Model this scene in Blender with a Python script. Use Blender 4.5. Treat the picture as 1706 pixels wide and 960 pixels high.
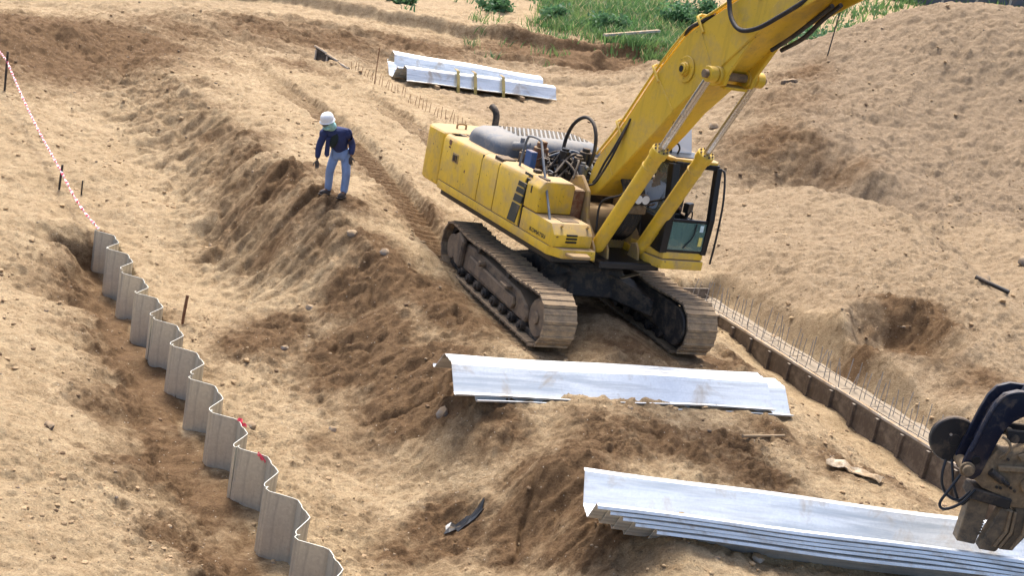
import bpy, bmesh, math, random
import numpy as np
from mathutils import Vector, Matrix

for o in list(bpy.data.objects): bpy.data.objects.remove(o)
scene = bpy.context.scene
COL = scene.collection
R = math.radians
random.seed(7)
rng = np.random.default_rng(11)

# ------------------------------------------------------------------ camera
CAM_H, PITCH, ROLL = 6.3, R(15.5), R(11.0)
cd = bpy.data.cameras.new('camera'); cam = bpy.data.objects.new('camera', cd); COL.objects.link(cam)
cd.sensor_width = 36; cd.lens = 36*2200/1706; cd.clip_start = .2; cd.clip_end = 3000
cam.location = (0, 0, CAM_H)
cam.matrix_world = Matrix.Translation((0, 0, CAM_H)) @ Matrix.Rotation(math.pi/2-PITCH, 4, 'X') @ Matrix.Rotation(ROLL, 4, 'Z')
scene.camera = cam

# ------------------------------------------------------------------ sky, sun, exposure
SUN_EL, SUN_AZ = R(63), R(-14)      # azimuth measured clockwise from +Y (the way the camera looks)
w = bpy.data.worlds.new('World'); scene.world = w; w.use_nodes = True
nt = w.node_tree; bg = nt.nodes['Background']
sky = nt.nodes.new('ShaderNodeTexSky'); sky.sky_type = 'NISHITA'; sky.sun_disc = False
sky.sun_elevation = SUN_EL; sky.sun_rotation = SUN_AZ
sky.air_density = .8; sky.dust_density = 4.5; sky.ozone_density = 1.0
nt.links.new(sky.outputs[0], bg.inputs[0]); bg.inputs[1].default_value = .15
sd = bpy.data.lights.new('sun', 'SUN'); sd.energy = 2.3; sd.angle = R(18); sd.color = (1, .98, .95)
sun = bpy.data.objects.new('sun', sd); COL.objects.link(sun)
sdir = Vector((math.sin(SUN_AZ)*math.cos(SUN_EL), math.cos(SUN_AZ)*math.cos(SUN_EL), math.sin(SUN_EL)))
sun.rotation_euler = sdir.to_track_quat('Z', 'Y').to_euler()
vs = scene.view_settings
vs.view_transform = 'Standard'; vs.look = 'None'; vs.gamma = 1; vs.use_curve_mapping = False; vs.exposure = 1.22
scene.render.engine = 'CYCLES'

# ------------------------------------------------------------------ materials
MATS = {}
def nodemat(name):
    m = bpy.data.materials.new(name); m.use_nodes = True
    n = m.node_tree.nodes; l = m.node_tree.links
    return m, n, l, n['Principled BSDF']
def ramp(n, stops):
    r = n.new('ShaderNodeValToRGB'); e = r.color_ramp.elements
    while len(e) < len(stops): e.new(.5)
    for k, (p, c) in zip(e, stops): k.position = p; k.color = (*c, 1) if len(c) == 3 else c
    return r
def noise(n, l, scale, detail=6, rough=.6, vec=None, dist=0):
    t = n.new('ShaderNodeTexNoise'); t.inputs['Scale'].default_value = scale; t.inputs['Detail'].default_value = detail
    t.inputs['Roughness'].default_value = rough; t.inputs['Distortion'].default_value = dist
    if vec: l.new(vec, t.inputs['Vector'])
    return t
def mix(n, l, fac, a, b, typ='MIX'):
    m = n.new('ShaderNodeMix'); m.data_type = 'RGBA'; m.blend_type = typ; m.clamp_factor = True
    for s, v in ((0, fac), (6, a), (7, b)):
        if isinstance(v, (int, float)): m.inputs[s].default_value = v
        elif isinstance(v, tuple): m.inputs[s].default_value = (*v, 1)
        else: l.new(v, m.inputs[s])
    return m.outputs[2]
def mapr(n, l, v, a, b, c, d):
    m = n.new('ShaderNodeMapRange'); l.new(v, m.inputs[0])
    for i, q in enumerate((a, b, c, d)): m.inputs[i+1].default_value = q
    return m.outputs[0]
def bump(n, l, h, strength, dist, prev=None):
    b = n.new('ShaderNodeBump'); b.inputs['Strength'].default_value = strength; b.inputs['Distance'].default_value = dist
    l.new(h, b.inputs['Height'])
    if prev: l.new(prev, b.inputs['Normal'])
    return b.outputs[0]

def dusty(name, col, rough=.5, metal=0, dirt=(.30, .21, .12), amount=.35, scale=3.0, spec=.4, chips=0, vary=.1, top=.3, streak=0):
    """paint or steel with soil lodged on it: patches by noise, more on upward faces"""
    m, n, l, p = nodemat(name); MATS[name] = m
    tc = n.new('ShaderNodeTexCoord').outputs['Object']
    a = noise(n, l, scale, 8, .65, tc, .3); b = noise(n, l, scale*7, 5, .6, tc)
    g = n.new('ShaderNodeNewGeometry'); sx = n.new('ShaderNodeSeparateXYZ'); l.new(g.outputs['Normal'], sx.inputs[0])
    up = mapr(n, l, sx.outputs['Z'], .2, 1, 0, top)
    ad = n.new('ShaderNodeMath'); ad.operation = 'ADD'; l.new(up, ad.inputs[0]); l.new(a.outputs[0], ad.inputs[1])
    ad2 = n.new('ShaderNodeMath'); ad2.operation = 'MULTIPLY_ADD'; l.new(b.outputs[0], ad2.inputs[0]); ad2.inputs[1].default_value = .25; l.new(ad.outputs[0], ad2.inputs[2])
    th = 1.02-amount*.75
    f = mapr(n, l, ad2.outputs[0], th-.22, th+.12, 0, 1)
    v1 = tuple(min(1, c*(1+vary)) for c in col); v2 = tuple(c*(1-vary*1.4) for c in col)
    base = mix(n, l, noise(n, l, scale*.45, 4, .5, tc).outputs[0], v1, v2)
    if chips:
        cn = noise(n, l, scale*5, 6, .7, tc, .5)
        base = mix(n, l, mapr(n, l, cn.outputs[0], .70-chips*.08, .72-chips*.08, 0, 1), base, (.16, .07, .03))
    if streak:
        mp = n.new('ShaderNodeMapping'); mp.inputs['Scale'].default_value = (7, 7, .9); l.new(tc, mp.inputs[0]); sn = noise(n, l, 1.3, 7, .7, mp.outputs[0], .2)
        base = mix(n, l, mapr(n, l, sn.outputs[0], .50, .74, 0, streak), base, (.20, .12, .035))
        gn = noise(n, l, 11, 8, .75, tc, .6); base = mix(n, l, mapr(n, l, gn.outputs[0], .60, .72, 0, streak*.8), base, (.10, .065, .03))
    l.new(mix(n, l, f, base, dirt), p.inputs['Base Color'])
    l.new(mapr(n, l, f, 0, 1, rough, .92), p.inputs['Roughness'])
    p.inputs['Metallic'].default_value = metal; p.inputs['Specular IOR Level'].default_value = spec
    if metal: l.new(mapr(n, l, f, 0, 1, metal, 0), p.inputs['Metallic'])
    l.new(bump(n, l, b.outputs[0], .25, .01), p.inputs['Normal'])
    return m

dusty('yellow', (.72, .46, .035), .42, dirt=(.42, .29, .15), amount=.29, scale=2.2, chips=.8, vary=.12, top=.40, streak=.34)
dusty('yellow_boom', (.68, .44, .035), .40, dirt=(.40, .28, .13), amount=.24, scale=2.0, chips=.5, vary=.08, top=.2, streak=.35)
dusty('yellow_worn', (.52, .34, .05), .6, dirt=(.33, .22, .11), amount=.58, scale=4, chips=1, vary=.2, streak=.7)
dusty('black', (.018, .018, .02), .5, amount=.25, dirt=(.20, .14, .085))
dusty('black_clean', (.012, .013, .015), .35, amount=.05, top=.05)
dusty('rubber', (.02, .02, .021), .6, amount=.2, dirt=(.16, .12, .08))
dusty('hood', (.10, .125, .16), .62, amount=.28, dirt=(.27, .25, .22), scale=4, vary=.25)
dusty('stripe', (.035, .045, .042), .5, amount=.15)
dusty('mud_steel', (.06, .047, .038), .7, amount=.50, dirt=(.21, .15, .095), scale=5, vary=.3, top=.2)
dusty('mud_dark', (.022, .02, .019), .65, amount=.27, dirt=(.20, .145, .095), scale=4, vary=.3, top=.1)
dusty('shoe', (.11, .085, .065), .6, metal=.3, amount=.50, dirt=(.31, .22, .13), scale=6, vary=.3, top=.15)
dusty('chrome', (.55, .54, .52), .25, metal=.9, amount=.12)
dusty('navy', (.008, .012, .028), .35, amount=.22, dirt=(.17, .13, .09), scale=4, top=.15)
dusty('muddy_tan', (.11, .08, .05), .75, amount=.48, dirt=(.28, .2, .115), scale=7, vary=.45, top=.1)
dusty('jaw_steel', (.09, .078, .062), .6, metal=.3, amount=.42, dirt=(.24, .175, .105), scale=7, vary=.4)
dusty('rust', (.17, .07, .032), .85, amount=.3, vary=.3, scale=8)
dusty('rebar', (.34, .335, .33), .6, metal=.4, amount=.25, vary=.3, scale=9)
dusty('plywood', (.10, .078, .060), .75, amount=.33, dirt=(.25, .205, .155), scale=5, vary=.3)
dusty('timber', (.33, .24, .145), .8, amount=.35, scale=6, vary=.25)
dusty('weathered', (.50, .46, .40), .85, amount=.3, scale=6, vary=.25)
dusty('blue_part', (.03, .09, .25), .5, amount=.2)
dusty('concrete', (.62, .64, .66), .35, dirt=(.25, .2, .14), amount=.45, scale=2.5, vary=.25)
dusty('paper', (.70, .62, .48), .9, amount=.3, scale=6)
dusty('strap', (.36, .30, .10), .8, amount=.2)
dusty('stone_grey', (.24, .225, .205), .85, amount=.45, scale=9, vary=.35)
dusty('stone_pale', (.42, .39, .34), .85, amount=.45, scale=9, vary=.25)
dusty('stone_dark', (.09, .08, .075), .85, amount=.35, scale=9, vary=.35)

dusty('crumb', (.44, .31, .17), .95, amount=.4, dirt=(.30, .2, .11), scale=2, vary=.3, top=0)
dusty('crumb_dark', (.16, .10, .055), .95, amount=.3, dirt=(.25, .17, .09), scale=2, vary=.3, top=0)
dusty('fence_sheet', (.10, .11, .13), .6, amount=.2, scale=1)

def galvanized(name, dull=0):
    m, n, l, p = nodemat(name); MATS[name] = m
    tc = n.new('ShaderNodeTexCoord').outputs['Object']
    v = n.new('ShaderNodeTexVoronoi'); v.inputs['Scale'].default_value = 38; l.new(tc, v.inputs['Vector'])
    mp = n.new('ShaderNodeMapping'); mp.inputs['Scale'].default_value = (.5, 6, 6) if not dull else (6, 6, .6); l.new(tc, mp.inputs[0])
    st = noise(n, l, 1.6, 6, .6, mp.outputs[0]); bl = noise(n, l, 2.2, 6, .6, tc, .4)
    c1, c2 = ((.84, .86, .85), (.74, .765, .76)) if not dull else ((.60, .60, .53), (.50, .50, .44))
    base = mix(n, l, v.outputs['Color'], c1, c2)
    base = mix(n, l, mapr(n, l, st.outputs[0], .46, .68, 0, .8), base, tuple(c*.62 for c in c2))
    if not dull:
        big = noise(n, l, .8, 6, .65, mp.outputs[0], .5); base = mix(n, l, mapr(n, l, big.outputs[0], .52, .66, 0, .75), base, (.42, .47, .50))
    dirtf = mapr(n, l, bl.outputs[0], .54 if not dull else .60, .70, 0, .7)
    l.new(mix(n, l, dirtf, base, (.33, .25, .16)), p.inputs['Base Color'])
    l.new(mapr(n, l, dirtf, 0, .75, .5 if not dull else .62, .1), p.inputs['Metallic'])
    l.new(mapr(n, l, st.outputs[0], .3, .8, .30 if not dull else .36, .52 if not dull else .55), p.inputs['Roughness'])
    l.new(bump(n, l, bl.outputs[0], .08, .03), p.inputs['Normal'])
galvanized('zinc'); galvanized('zinc_dull', 1)

def plain(name, col, rough=.7, metal=0, **kw):
    m, n, l, p = nodemat(name); MATS[name] = m
    tc = n.new('ShaderNodeTexCoord').outputs['Object']
    a = noise(n, l, kw.get('scale', 8), 6, .6, tc)
    k = kw.get('vary', .2)
    l.new(mix(n, l, a.outputs[0], tuple(c*(1+k) for c in col), tuple(c*(1-k) for c in col)), p.inputs['Base Color'])
    p.inputs['Roughness'].default_value = rough; p.inputs['Metallic'].default_value = metal
    if 'bump' in kw: l.new(bump(n, l, noise(n, l, kw.get('bscale', 30), 4, .6, tc).outputs[0], kw['bump'], .01), p.inputs['Normal'])
    return m
plain('skin', (.16, .08, .05), .55); plain('white_plastic', (.80, .80, .78), .35, vary=.04)
plain('jacket', (.022, .032, .10), .85, bump=.5, bscale=14, vary=.35); plain('shirt_dark', (.012, .02, .018), .9)
plain('denim', (.20, .28, .45), .9, scale=5, vary=.45, bump=.5, bscale=16); plain('boot', (.06, .05, .045), .8)
plain('face_cloth', (.30, .52, .48), .9, scale=14, vary=.5); plain('glove', (.07, .055, .045), .9)
plain('shirt_blue', (.42, .47, .58), .9, scale=9, vary=.25, bump=.4, bscale=18); plain('hair', (.01, .009, .008), .7)
plain('lens', (.01, .01, .01), .2); plain('red', (.62, .04, .07), .7); plain('white_tape', (.80, .76, .74), .6)
plain('yellow_label', (.72, .60, .16), .5); plain('pale_label', (.60, .74, .76), .5); plain('decal', (.03, .03, .03), .5)
plain('lamp_glass', (.75, .77, .78), .15); plain('seat', (.02, .02, .022), .8)
def glass(name, col, alpha):
    m, n, l, p = nodemat(name); MATS[name] = m
    p.inputs['Base Color'].default_value = (*col, 1); p.inputs['Roughness'].default_value = .06
    p.inputs['Alpha'].default_value = alpha
glass('pane_tinted', (.16, .27, .23), .55); glass('pane_clear', (.5, .6, .6), .12); glass('pane_hatch', (.70, .74, .78), .7)

# ------------------------------------------------------------------ mesh helpers
def tag(o, label=None, cat=None, group=None, kind=None):
    if label: o['label'] = label
    if cat: o['category'] = cat
    if group: o['group'] = group
    if kind: o['kind'] = kind
    return o
def empty(name, loc=(0, 0, 0), rz=0, rot=None):
    o = bpy.data.objects.new(name, None); COL.objects.link(o); o.empty_display_size = .2
    o.location = loc; o.rotation_euler = rot if rot else (0, 0, rz)
    return o
def link_mesh(name, me, mat, parent=None, loc=(0, 0, 0), rot=(0, 0, 0)):
    o = bpy.data.objects.new(name, me); COL.objects.link(o)
    if mat and not me.materials: me.materials.append(MATS[mat])
    o.parent = parent; o.location = loc; o.rotation_euler = rot
    return o
def finish(bm, name, bevel=0, smooth=None, seg=1):
    bmesh.ops.recalc_face_normals(bm, faces=bm.faces)
    if bevel:
        es = [e for e in bm.edges if e.is_manifold and e.calc_face_angle(0) > R(28)]
        bmesh.ops.bevel(bm, geom=es, offset=bevel, segments=seg, affect='EDGES', profile=.6, clamp_overlap=True)
    if smooth:
        for f in bm.faces: f.smooth = True
        for e in bm.edges:
            e.smooth = not (e.is_manifold and e.calc_face_angle(0) > R(smooth)) if e.is_manifold else False
    me = bpy.data.meshes.new(name); bm.to_mesh(me); bm.free()
    return me
class MB:
    def __init__(s): s.v = []; s.f = []
    def add(s, vs, fs):
        k = len(s.v); s.v += [tuple(v) for v in vs]; s.f += [tuple(i+k for i in f) for f in fs]; return s
    def box(s, lo, hi, M=None):
        x0, y0, z0 = lo; x1, y1, z1 = hi
        vs = [Vector(v) for v in ((x0,y0,z0),(x1,y0,z0),(x1,y1,z0),(x0,y1,z0),(x0,y0,z1),(x1,y0,z1),(x1,y1,z1),(x0,y1,z1))]
        if M is not None: vs = [M @ v for v in vs]
        return s.add(vs, [(0,3,2,1),(4,5,6,7),(0,1,5,4),(1,2,6,5),(2,3,7,6),(3,0,4,7)])
    def cbox(s, c, size, M=None):
        h = [a/2 for a in size]; T = Matrix.Translation(c) @ (M.to_4x4() if M is not None else Matrix())
        return s.box([-a for a in h], h, T)
    def prism(s, poly, a, b, axis='y', M=None):
        """polygon in the plane across `axis`, pulled from a to b"""
        def P(u, v, t): return {'y': (u, t, v), 'x': (t, u, v), 'z': (u, v, t)}[axis]
        n = len(poly); vs = [Vector(P(u, v, a)) for u, v in poly]+[Vector(P(u, v, b)) for u, v in poly]
        if M is not None: vs = [M @ v for v in vs]
        return s.add(vs, [tuple(range(n))[::-1], tuple(range(n, 2*n))]+[(i, (i+1) % n, n+(i+1) % n, n+i) for i in range(n)])
    def tube(s, pts, r, n=8, cap=True):
        pts = [Vector(p) for p in pts]; rs = r if isinstance(r, (list, tuple)) else [r]*len(pts)
        rings = []; ref = None
        for i, p in enumerate(pts):
            t = (pts[min(i+1, len(pts)-1)]-pts[max(i-1, 0)]).normalized()
            if ref is None:
                ref = t.orthogonal().normalized()
            else:
                ref = (ref - t*ref.dot(t)); ref = ref.normalized() if ref.length > 1e-6 else t.orthogonal().normalized()
            b = t.cross(ref)
            rings.append([p+(ref*math.cos(2*math.pi*k/n)+b*math.sin(2*math.pi*k/n))*rs[i] for k in range(n)])
        vs = [v for g in rings for v in g]
        fs = [(i*n+k, i*n+(k+1) % n, (i+1)*n+(k+1) % n, (i+1)*n+k) for i in range(len(pts)-1) for k in range(n)]
        if cap: fs += [tuple(range(n))[::-1], tuple((len(pts)-1)*n+k for k in range(n))]
        return s.add(vs, fs)
    def cyl(s, a, b, r, n=16, r2=None): return s.tube([a, b], [r, r if r2 is None else r2], n)
    def ell(s, c, rad, n=12, m=8, M=None):
        vs = [(0, 0, 1)]; fs = []
        for i in range(1, m):
            for k in range(n):
                a, b = math.pi*i/m, 2*math.pi*k/n; vs.append((math.sin(a)*math.cos(b), math.sin(a)*math.sin(b), math.cos(a)))
        vs.append((0, 0, -1)); e = len(vs)-1
        fs += [(0, 1+k, 1+(k+1) % n) for k in range(n)]+[(e, e-n+(k+1) % n, e-n+k) for k in range(n)]
        for i in range(m-2):
            for k in range(n): fs.append((1+i*n+k, 1+(i+1)*n+k, 1+(i+1)*n+(k+1) % n, 1+i*n+(k+1) % n))
        pts = [Vector((v[0]*rad[0], v[1]*rad[1], v[2]*rad[2])) for v in vs]
        if M is not None: pts = [M @ p for p in pts]
        return s.add([p+Vector(c) for p in pts], fs)
    def mesh(s, name='m', bevel=0, smooth=None, seg=1):
        bm = bmesh.new(); vv = [bm.verts.new(v) for v in s.v]
        for f in s.f:
            try: bm.faces.new([vv[i] for i in f])
            except ValueError: pass
        return finish(bm, name, bevel, smooth, seg)
    def build(s, name, mat, parent=None, bevel=0, smooth=None, seg=1, loc=(0, 0, 0), rot=(0, 0, 0)):
        return link_mesh(name, s.mesh(name, bevel, smooth, seg), mat, parent, loc, rot)
def curve(pts, n=8):
    """Catmull-Rom through the points"""
    P = [Vector(p) for p in pts]; P = [P[0]*2-P[1]]+P+[P[-1]*2-P[-2]]; out = []
    for i in range(1, len(P)-2):
        a, b, c, d = P[i-1:i+3]
        for k in range(n):
            t = k/n
            out.append(.5*((2*b)+(c-a)*t+(2*a-5*b+4*c-d)*t*t+(3*b-a-3*c+d)*t**3))
    return out+[P[-2]]

# ------------------------------------------------------------------ ground
CTRL = np.array([[float(q) for q in p.split(',')] for p in
 '-1.34,23.71,0.02;-0.49,21.58,-0.00;0.51,19.60,0.00;1.09,19.78,0.00;1.86,20.54,0.05;2.78,20.63,0.00;3.37,20.67,0.00;3.68,22.20,0.00;0.49,23.31,0.05;1.60,22.88,0.05;2.55,24.65,0.10;0.18,18.65,0.03;1.55,19.19,0.03;4.03,20.31,0.00;-0.28,18.75,0.00;-0.73,19.37,-0.10;-2.13,25.20,0.25;-1.71,24.81,0.12;-3.09,27.38,0.50;-3.83,28.61,0.60;-1.49,27.09,0.35;-0.42,28.53,0.40;0.88,31.51,0.50;2.37,31.23,0.40;3.31,27.31,0.20;-6.94,33.98,0.66;-5.36,31.58,0.68;-5.62,35.44,0.65;-4.06,33.74,0.70;-2.97,32.70,0.60;-8.41,38.10,0.65;-7.29,42.46,0.60;-5.84,43.26,0.60;-4.13,42.24,0.65;-3.56,37.58,0.60;-2.06,40.80,0.65;-0.28,43.89,0.70;0.77,40.33,0.70;1.74,46.25,0.90;2.63,41.48,0.90;-1.71,56.15,0.80;-5.21,51.19,0.70;-7.90,47.87,0.70;-10.14,42.82,0.70;1.80,52.29,1.00;3.66,51.42,1.10;-12.87,38.30,0.30;-5.40,24.03,-0.85;-4.48,22.25,-1.00;-4.23,20.43,-1.05;-4.98,20.61,-1.05;-3.59,19.41,-1.00;-4.23,19.33,-1.10;-4.10,22.33,-0.72;-3.56,22.47,-0.20;-5.01,24.43,-0.15;-6.04,27.05,-0.02;-7.83,30.15,0.05;-2.89,21.36,-0.42;-2.61,21.71,0.08;-2.18,20.71,-0.30;-1.55,21.77,-0.05;-1.66,19.87,-0.35;-1.09,19.77,-0.20;-2.62,20.19,-0.75;-2.74,19.05,-1.10;-1.62,18.72,-0.75;-0.84,18.08,-0.55;-1.81,18.00,-1.10;-1.05,17.42,-0.90;-0.58,17.37,-0.60;-2.81,17.72,-1.20;-1.89,16.64,-1.30;-1.31,17.12,-1.20;-0.72,16.45,-1.15;-0.29,16.46,-0.80;0.11,16.65,-0.35;0.48,16.35,-0.50;-1.79,15.26,-1.35;-1.11,14.96,-1.40;-0.56,15.34,-1.30;-0.11,15.33,-1.20;0.35,15.30,-0.75;0.78,15.21,-0.20;0.78,14.77,-0.90;0.27,14.25,-1.15;-0.43,14.37,-1.40;1.23,14.16,-0.50;1.44,13.43,-0.50;0.95,13.89,-0.85;-0.30,17.24,-0.20;0.69,17.25,-0.06;1.54,17.33,-0.05;2.41,17.58,-0.06;3.32,18.04,-0.05;4.55,19.08,-0.10;1.19,15.47,0.02;1.98,15.70,-0.00;3.20,16.74,-0.10;4.74,18.32,-0.25;4.88,16.85,-0.15;5.76,16.97,-0.20;6.20,16.69,-0.25;3.94,16.25,-0.08;1.51,14.27,-0.10;1.91,13.86,-0.05;2.26,13.36,0.12;2.16,13.81,0.10;2.45,12.89,0.00;1.91,13.05,-0.20;2.90,13.97,-0.05;3.63,14.11,-0.08;4.37,14.23,-0.10;5.86,14.46,-0.10;6.68,14.75,-0.10;3.16,13.27,-0.05;7.60,17.23,-0.30;4.92,20.33,-0.40;5.53,20.17,-0.58;6.03,19.26,-0.62;6.44,18.27,-0.60;6.81,17.41,-0.55;4.02,21.81,-0.25;3.85,25.42,-0.10;4.36,24.42,-0.20;5.00,23.09,-0.25;5.82,21.60,-0.25;6.55,20.27,-0.25;7.10,19.40,-0.25;7.53,18.33,-0.25;5.25,23.04,0.05;5.96,21.60,0.00;6.65,20.07,-0.05;7.30,19.63,-0.05;8.12,19.19,-0.10;4.71,26.82,0.60;5.42,24.94,0.60;5.91,23.20,0.60;6.01,21.05,0.20;7.19,20.81,0.10;7.69,20.00,0.30;8.29,20.05,0.30;6.48,23.15,0.50;7.21,24.18,0.75;7.95,23.79,0.60;6.60,21.11,0.30;7.74,22.21,0.60;5.51,28.49,0.90;6.53,26.88,0.95;7.50,25.66,0.95;8.27,23.96,0.85;8.66,22.11,0.60;-7.75,22.72,-1.45;-7.06,21.76,-1.60;-5.65,19.49,-1.65;-4.10,16.92,-1.70;-2.67,14.67,-1.75;-2.27,14.24,-1.75;-8.52,22.59,-1.00;-9.35,22.96,-0.80;-7.65,21.59,-1.45;-6.19,19.32,-1.50;-4.65,16.72,-1.55;-3.17,14.49,-1.60;-2.77,13.89,-1.65;-7.54,19.74,-1.10;-6.38,17.33,-1.05;-5.25,15.32,-1.10;-3.90,13.68,-1.20;-7.21,18.04,-0.90;-5.88,14.94,-0.75;-4.94,12.75,-0.75;-4.25,12.72,-0.95;-3.54,12.63,-1.15;-4.41,11.52,-0.75;-8.17,24.65,-0.95;-9.41,25.94,-0.60;-10.59,27.57,-0.35;-11.88,28.67,-0.10;-10.99,29.88,-0.10;-8.89,27.21,-0.35;-7.63,25.45,-0.65;-6.56,23.31,-0.90;-10.39,25.32,-0.55;-8.18,23.47,-1.15;-13.93,33.32,0.40;-12.85,33.78,0.25;-12.29,35.28,0.20;-14.62,34.88,0.60;-13.76,36.86,0.60;-7.18,23.68,-1.00;-5.88,21.55,-1.08;-4.77,19.91,-1.10;-3.71,18.10,-1.15;-3.06,16.90,-1.20;-2.40,15.88,-1.25;-1.78,14.81,-1.30;-1.28,14.15,-1.35;-14.91,35.49,0.90;-13.70,37.52,0.90;-12.91,42.08,1.00;-12.06,44.50,1.10;-10.14,46.85,1.10;-8.37,50.10,1.10;-5.20,50.58,1.10;-1.86,52.78,1.20;1.75,54.17,1.40;-11.06,37.11,0.62;-9.73,34.83,0.66;-8.48,32.67,0.68;-7.45,30.66,0.68;-6.42,28.58,0.68;-5.54,26.83,0.66;-4.78,25.42,0.66;-3.98,24.10,0.62;-3.35,23.11,0.52;-2.76,22.31,0.42;-2.23,21.74,0.32;-1.66,21.55,0.14;-1.16,21.42,0.06;-11.22,34.15,0.05;-9.69,31.29,-0.12;-8.53,29.41,-0.32;-7.58,27.99,-0.50;-6.66,26.31,-0.64;-5.84,24.86,-0.78;-5.04,23.57,-0.90;4.77,30.86,0.95;5.94,31.89,1.20;6.66,31.86,1.30;7.24,31.15,1.38;7.75,30.88,1.42;8.23,30.49,1.45;8.68,29.98,1.42;8.95,28.79,1.35;9.03,27.06,1.25;9.24,25.95,1.12;9.45,24.59,1.00;-11.39,36.91,0.32;-10.68,37.33,0.63;-10.20,37.61,0.64;-10.06,34.64,0.36;-9.34,35.06,0.67;-8.87,35.33,0.68;-8.81,32.49,0.38;-8.09,32.89,0.69;-7.60,33.15,0.70;-7.79,30.49,0.38;-7.05,30.86,0.69;-6.56,31.11,0.70;-6.76,28.41,0.38;-6.01,28.78,0.69;-5.52,29.03,0.70;-5.88,26.65,0.36;-5.14,27.04,0.67;-4.66,27.29,0.68;-5.11,25.23,0.36;-4.39,25.65,0.67;-3.91,25.92,0.68;-4.30,23.90,0.32;-3.60,24.34,0.63;-3.13,24.63,0.64;-3.66,22.90,0.22;-2.98,23.36,0.53;-2.52,23.67,0.54;-3.06,22.07,0.12;-2.41,22.60,0.43;-1.98,22.94,0.44;-2.45,21.42,0.02;-1.98,22.11,0.33;-1.66,22.56,0.34;5.27,32.36,0.66;6.44,33.39,0.85;7.16,33.36,0.92;7.74,32.65,0.98;8.25,32.38,1.01;8.73,31.99,1.04;9.18,31.48,1.01;9.45,30.29,0.96;9.53,28.56,0.89;9.74,27.45,0.79;9.95,26.09,0.70;-19.38,46.00,0.02;-15.61,47.21,0.67;-13.16,54.56,0.97;-9.21,54.63,1.23;-5.72,54.65,1.28;-2.04,54.74,1.61;1.64,52.72,1.81;3.66,50.69,1.99;-6.76,63.00,1.47;-10.00,58.82,1.35;-2.42,61.03,1.86;0.37,57.94,1.95;3.23,55.81,1.73;4.33,53.79,1.93;-3.25,71.79,3.23;1.52,67.68,3.38;4.36,63.50,3.27;5.66,61.38,3.11;1.23,78.66,5.55;6.17,74.51,5.56;-8.29,73.76,2.86;-16.49,67.24,1.77;-20.29,60.77,0.92;-24.79,58.48,0.13;-28.93,56.20,-0.59;-24.08,46.89,-0.49;8.72,63.42,2.98;10.43,65.54,3.15;14.03,69.92,3.95;11.55,76.49,5.20;16.49,80.65,5.25;20.68,87.11,6.09;24.93,89.49,7.18;29.68,91.79,7.98;36.21,94.06,8.71;12.67,87.42,7.22;22.98,99.09,8.11;33.38,104.78,9.92;4.75,36.12,1.83;5.39,34.55,1.79;6.90,34.67,2.22;8.25,33.00,1.82;9.50,30.77,1.25;10.35,29.71,1.16;10.91,28.69,1.24;11.51,27.68,1.35;5.72,38.97,2.75;7.34,38.55,3.12;8.89,37.49,3.03;10.46,35.81,2.57;12.38,34.21,2.42;14.25,33.15,2.36;6.33,43.32,3.49;7.53,43.50,4.13;8.79,43.67,4.74;10.58,43.91,5.61;12.05,44.05,6.11;13.03,43.61,6.38;14.12,43.12,6.48;16.27,41.57,6.51;8.37,40.31,3.83;10.91,39.43,4.41;13.20,38.35,4.27;13.00,46.50,4.50;18.00,47.00,5.00;24.00,47.00,5.00;12.00,50.00,2.60;18.00,52.00,2.40;26.00,52.00,2.40;10.00,47.00,3.00;34.00,48.00,4.00;-30.00,30.00,0.50;-40.00,50.00,2.00;-30.00,15.00,-0.50;-12.00,8.00,-0.60;-8.00,5.00,-0.80;0.00,5.00,-1.20;6.00,6.00,-0.30;12.00,8.00,-0.20;20.00,14.00,0.20;26.00,24.00,1.50;34.00,32.00,5.00;44.00,44.00,5.00;60.00,80.00,9.00;0.00,100.00,10.50;40.00,110.00,12.00;-60.00,80.00,6.00;-30.00,80.00,8.00;-80.00,60.00,4.00'.split(';')])
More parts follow.
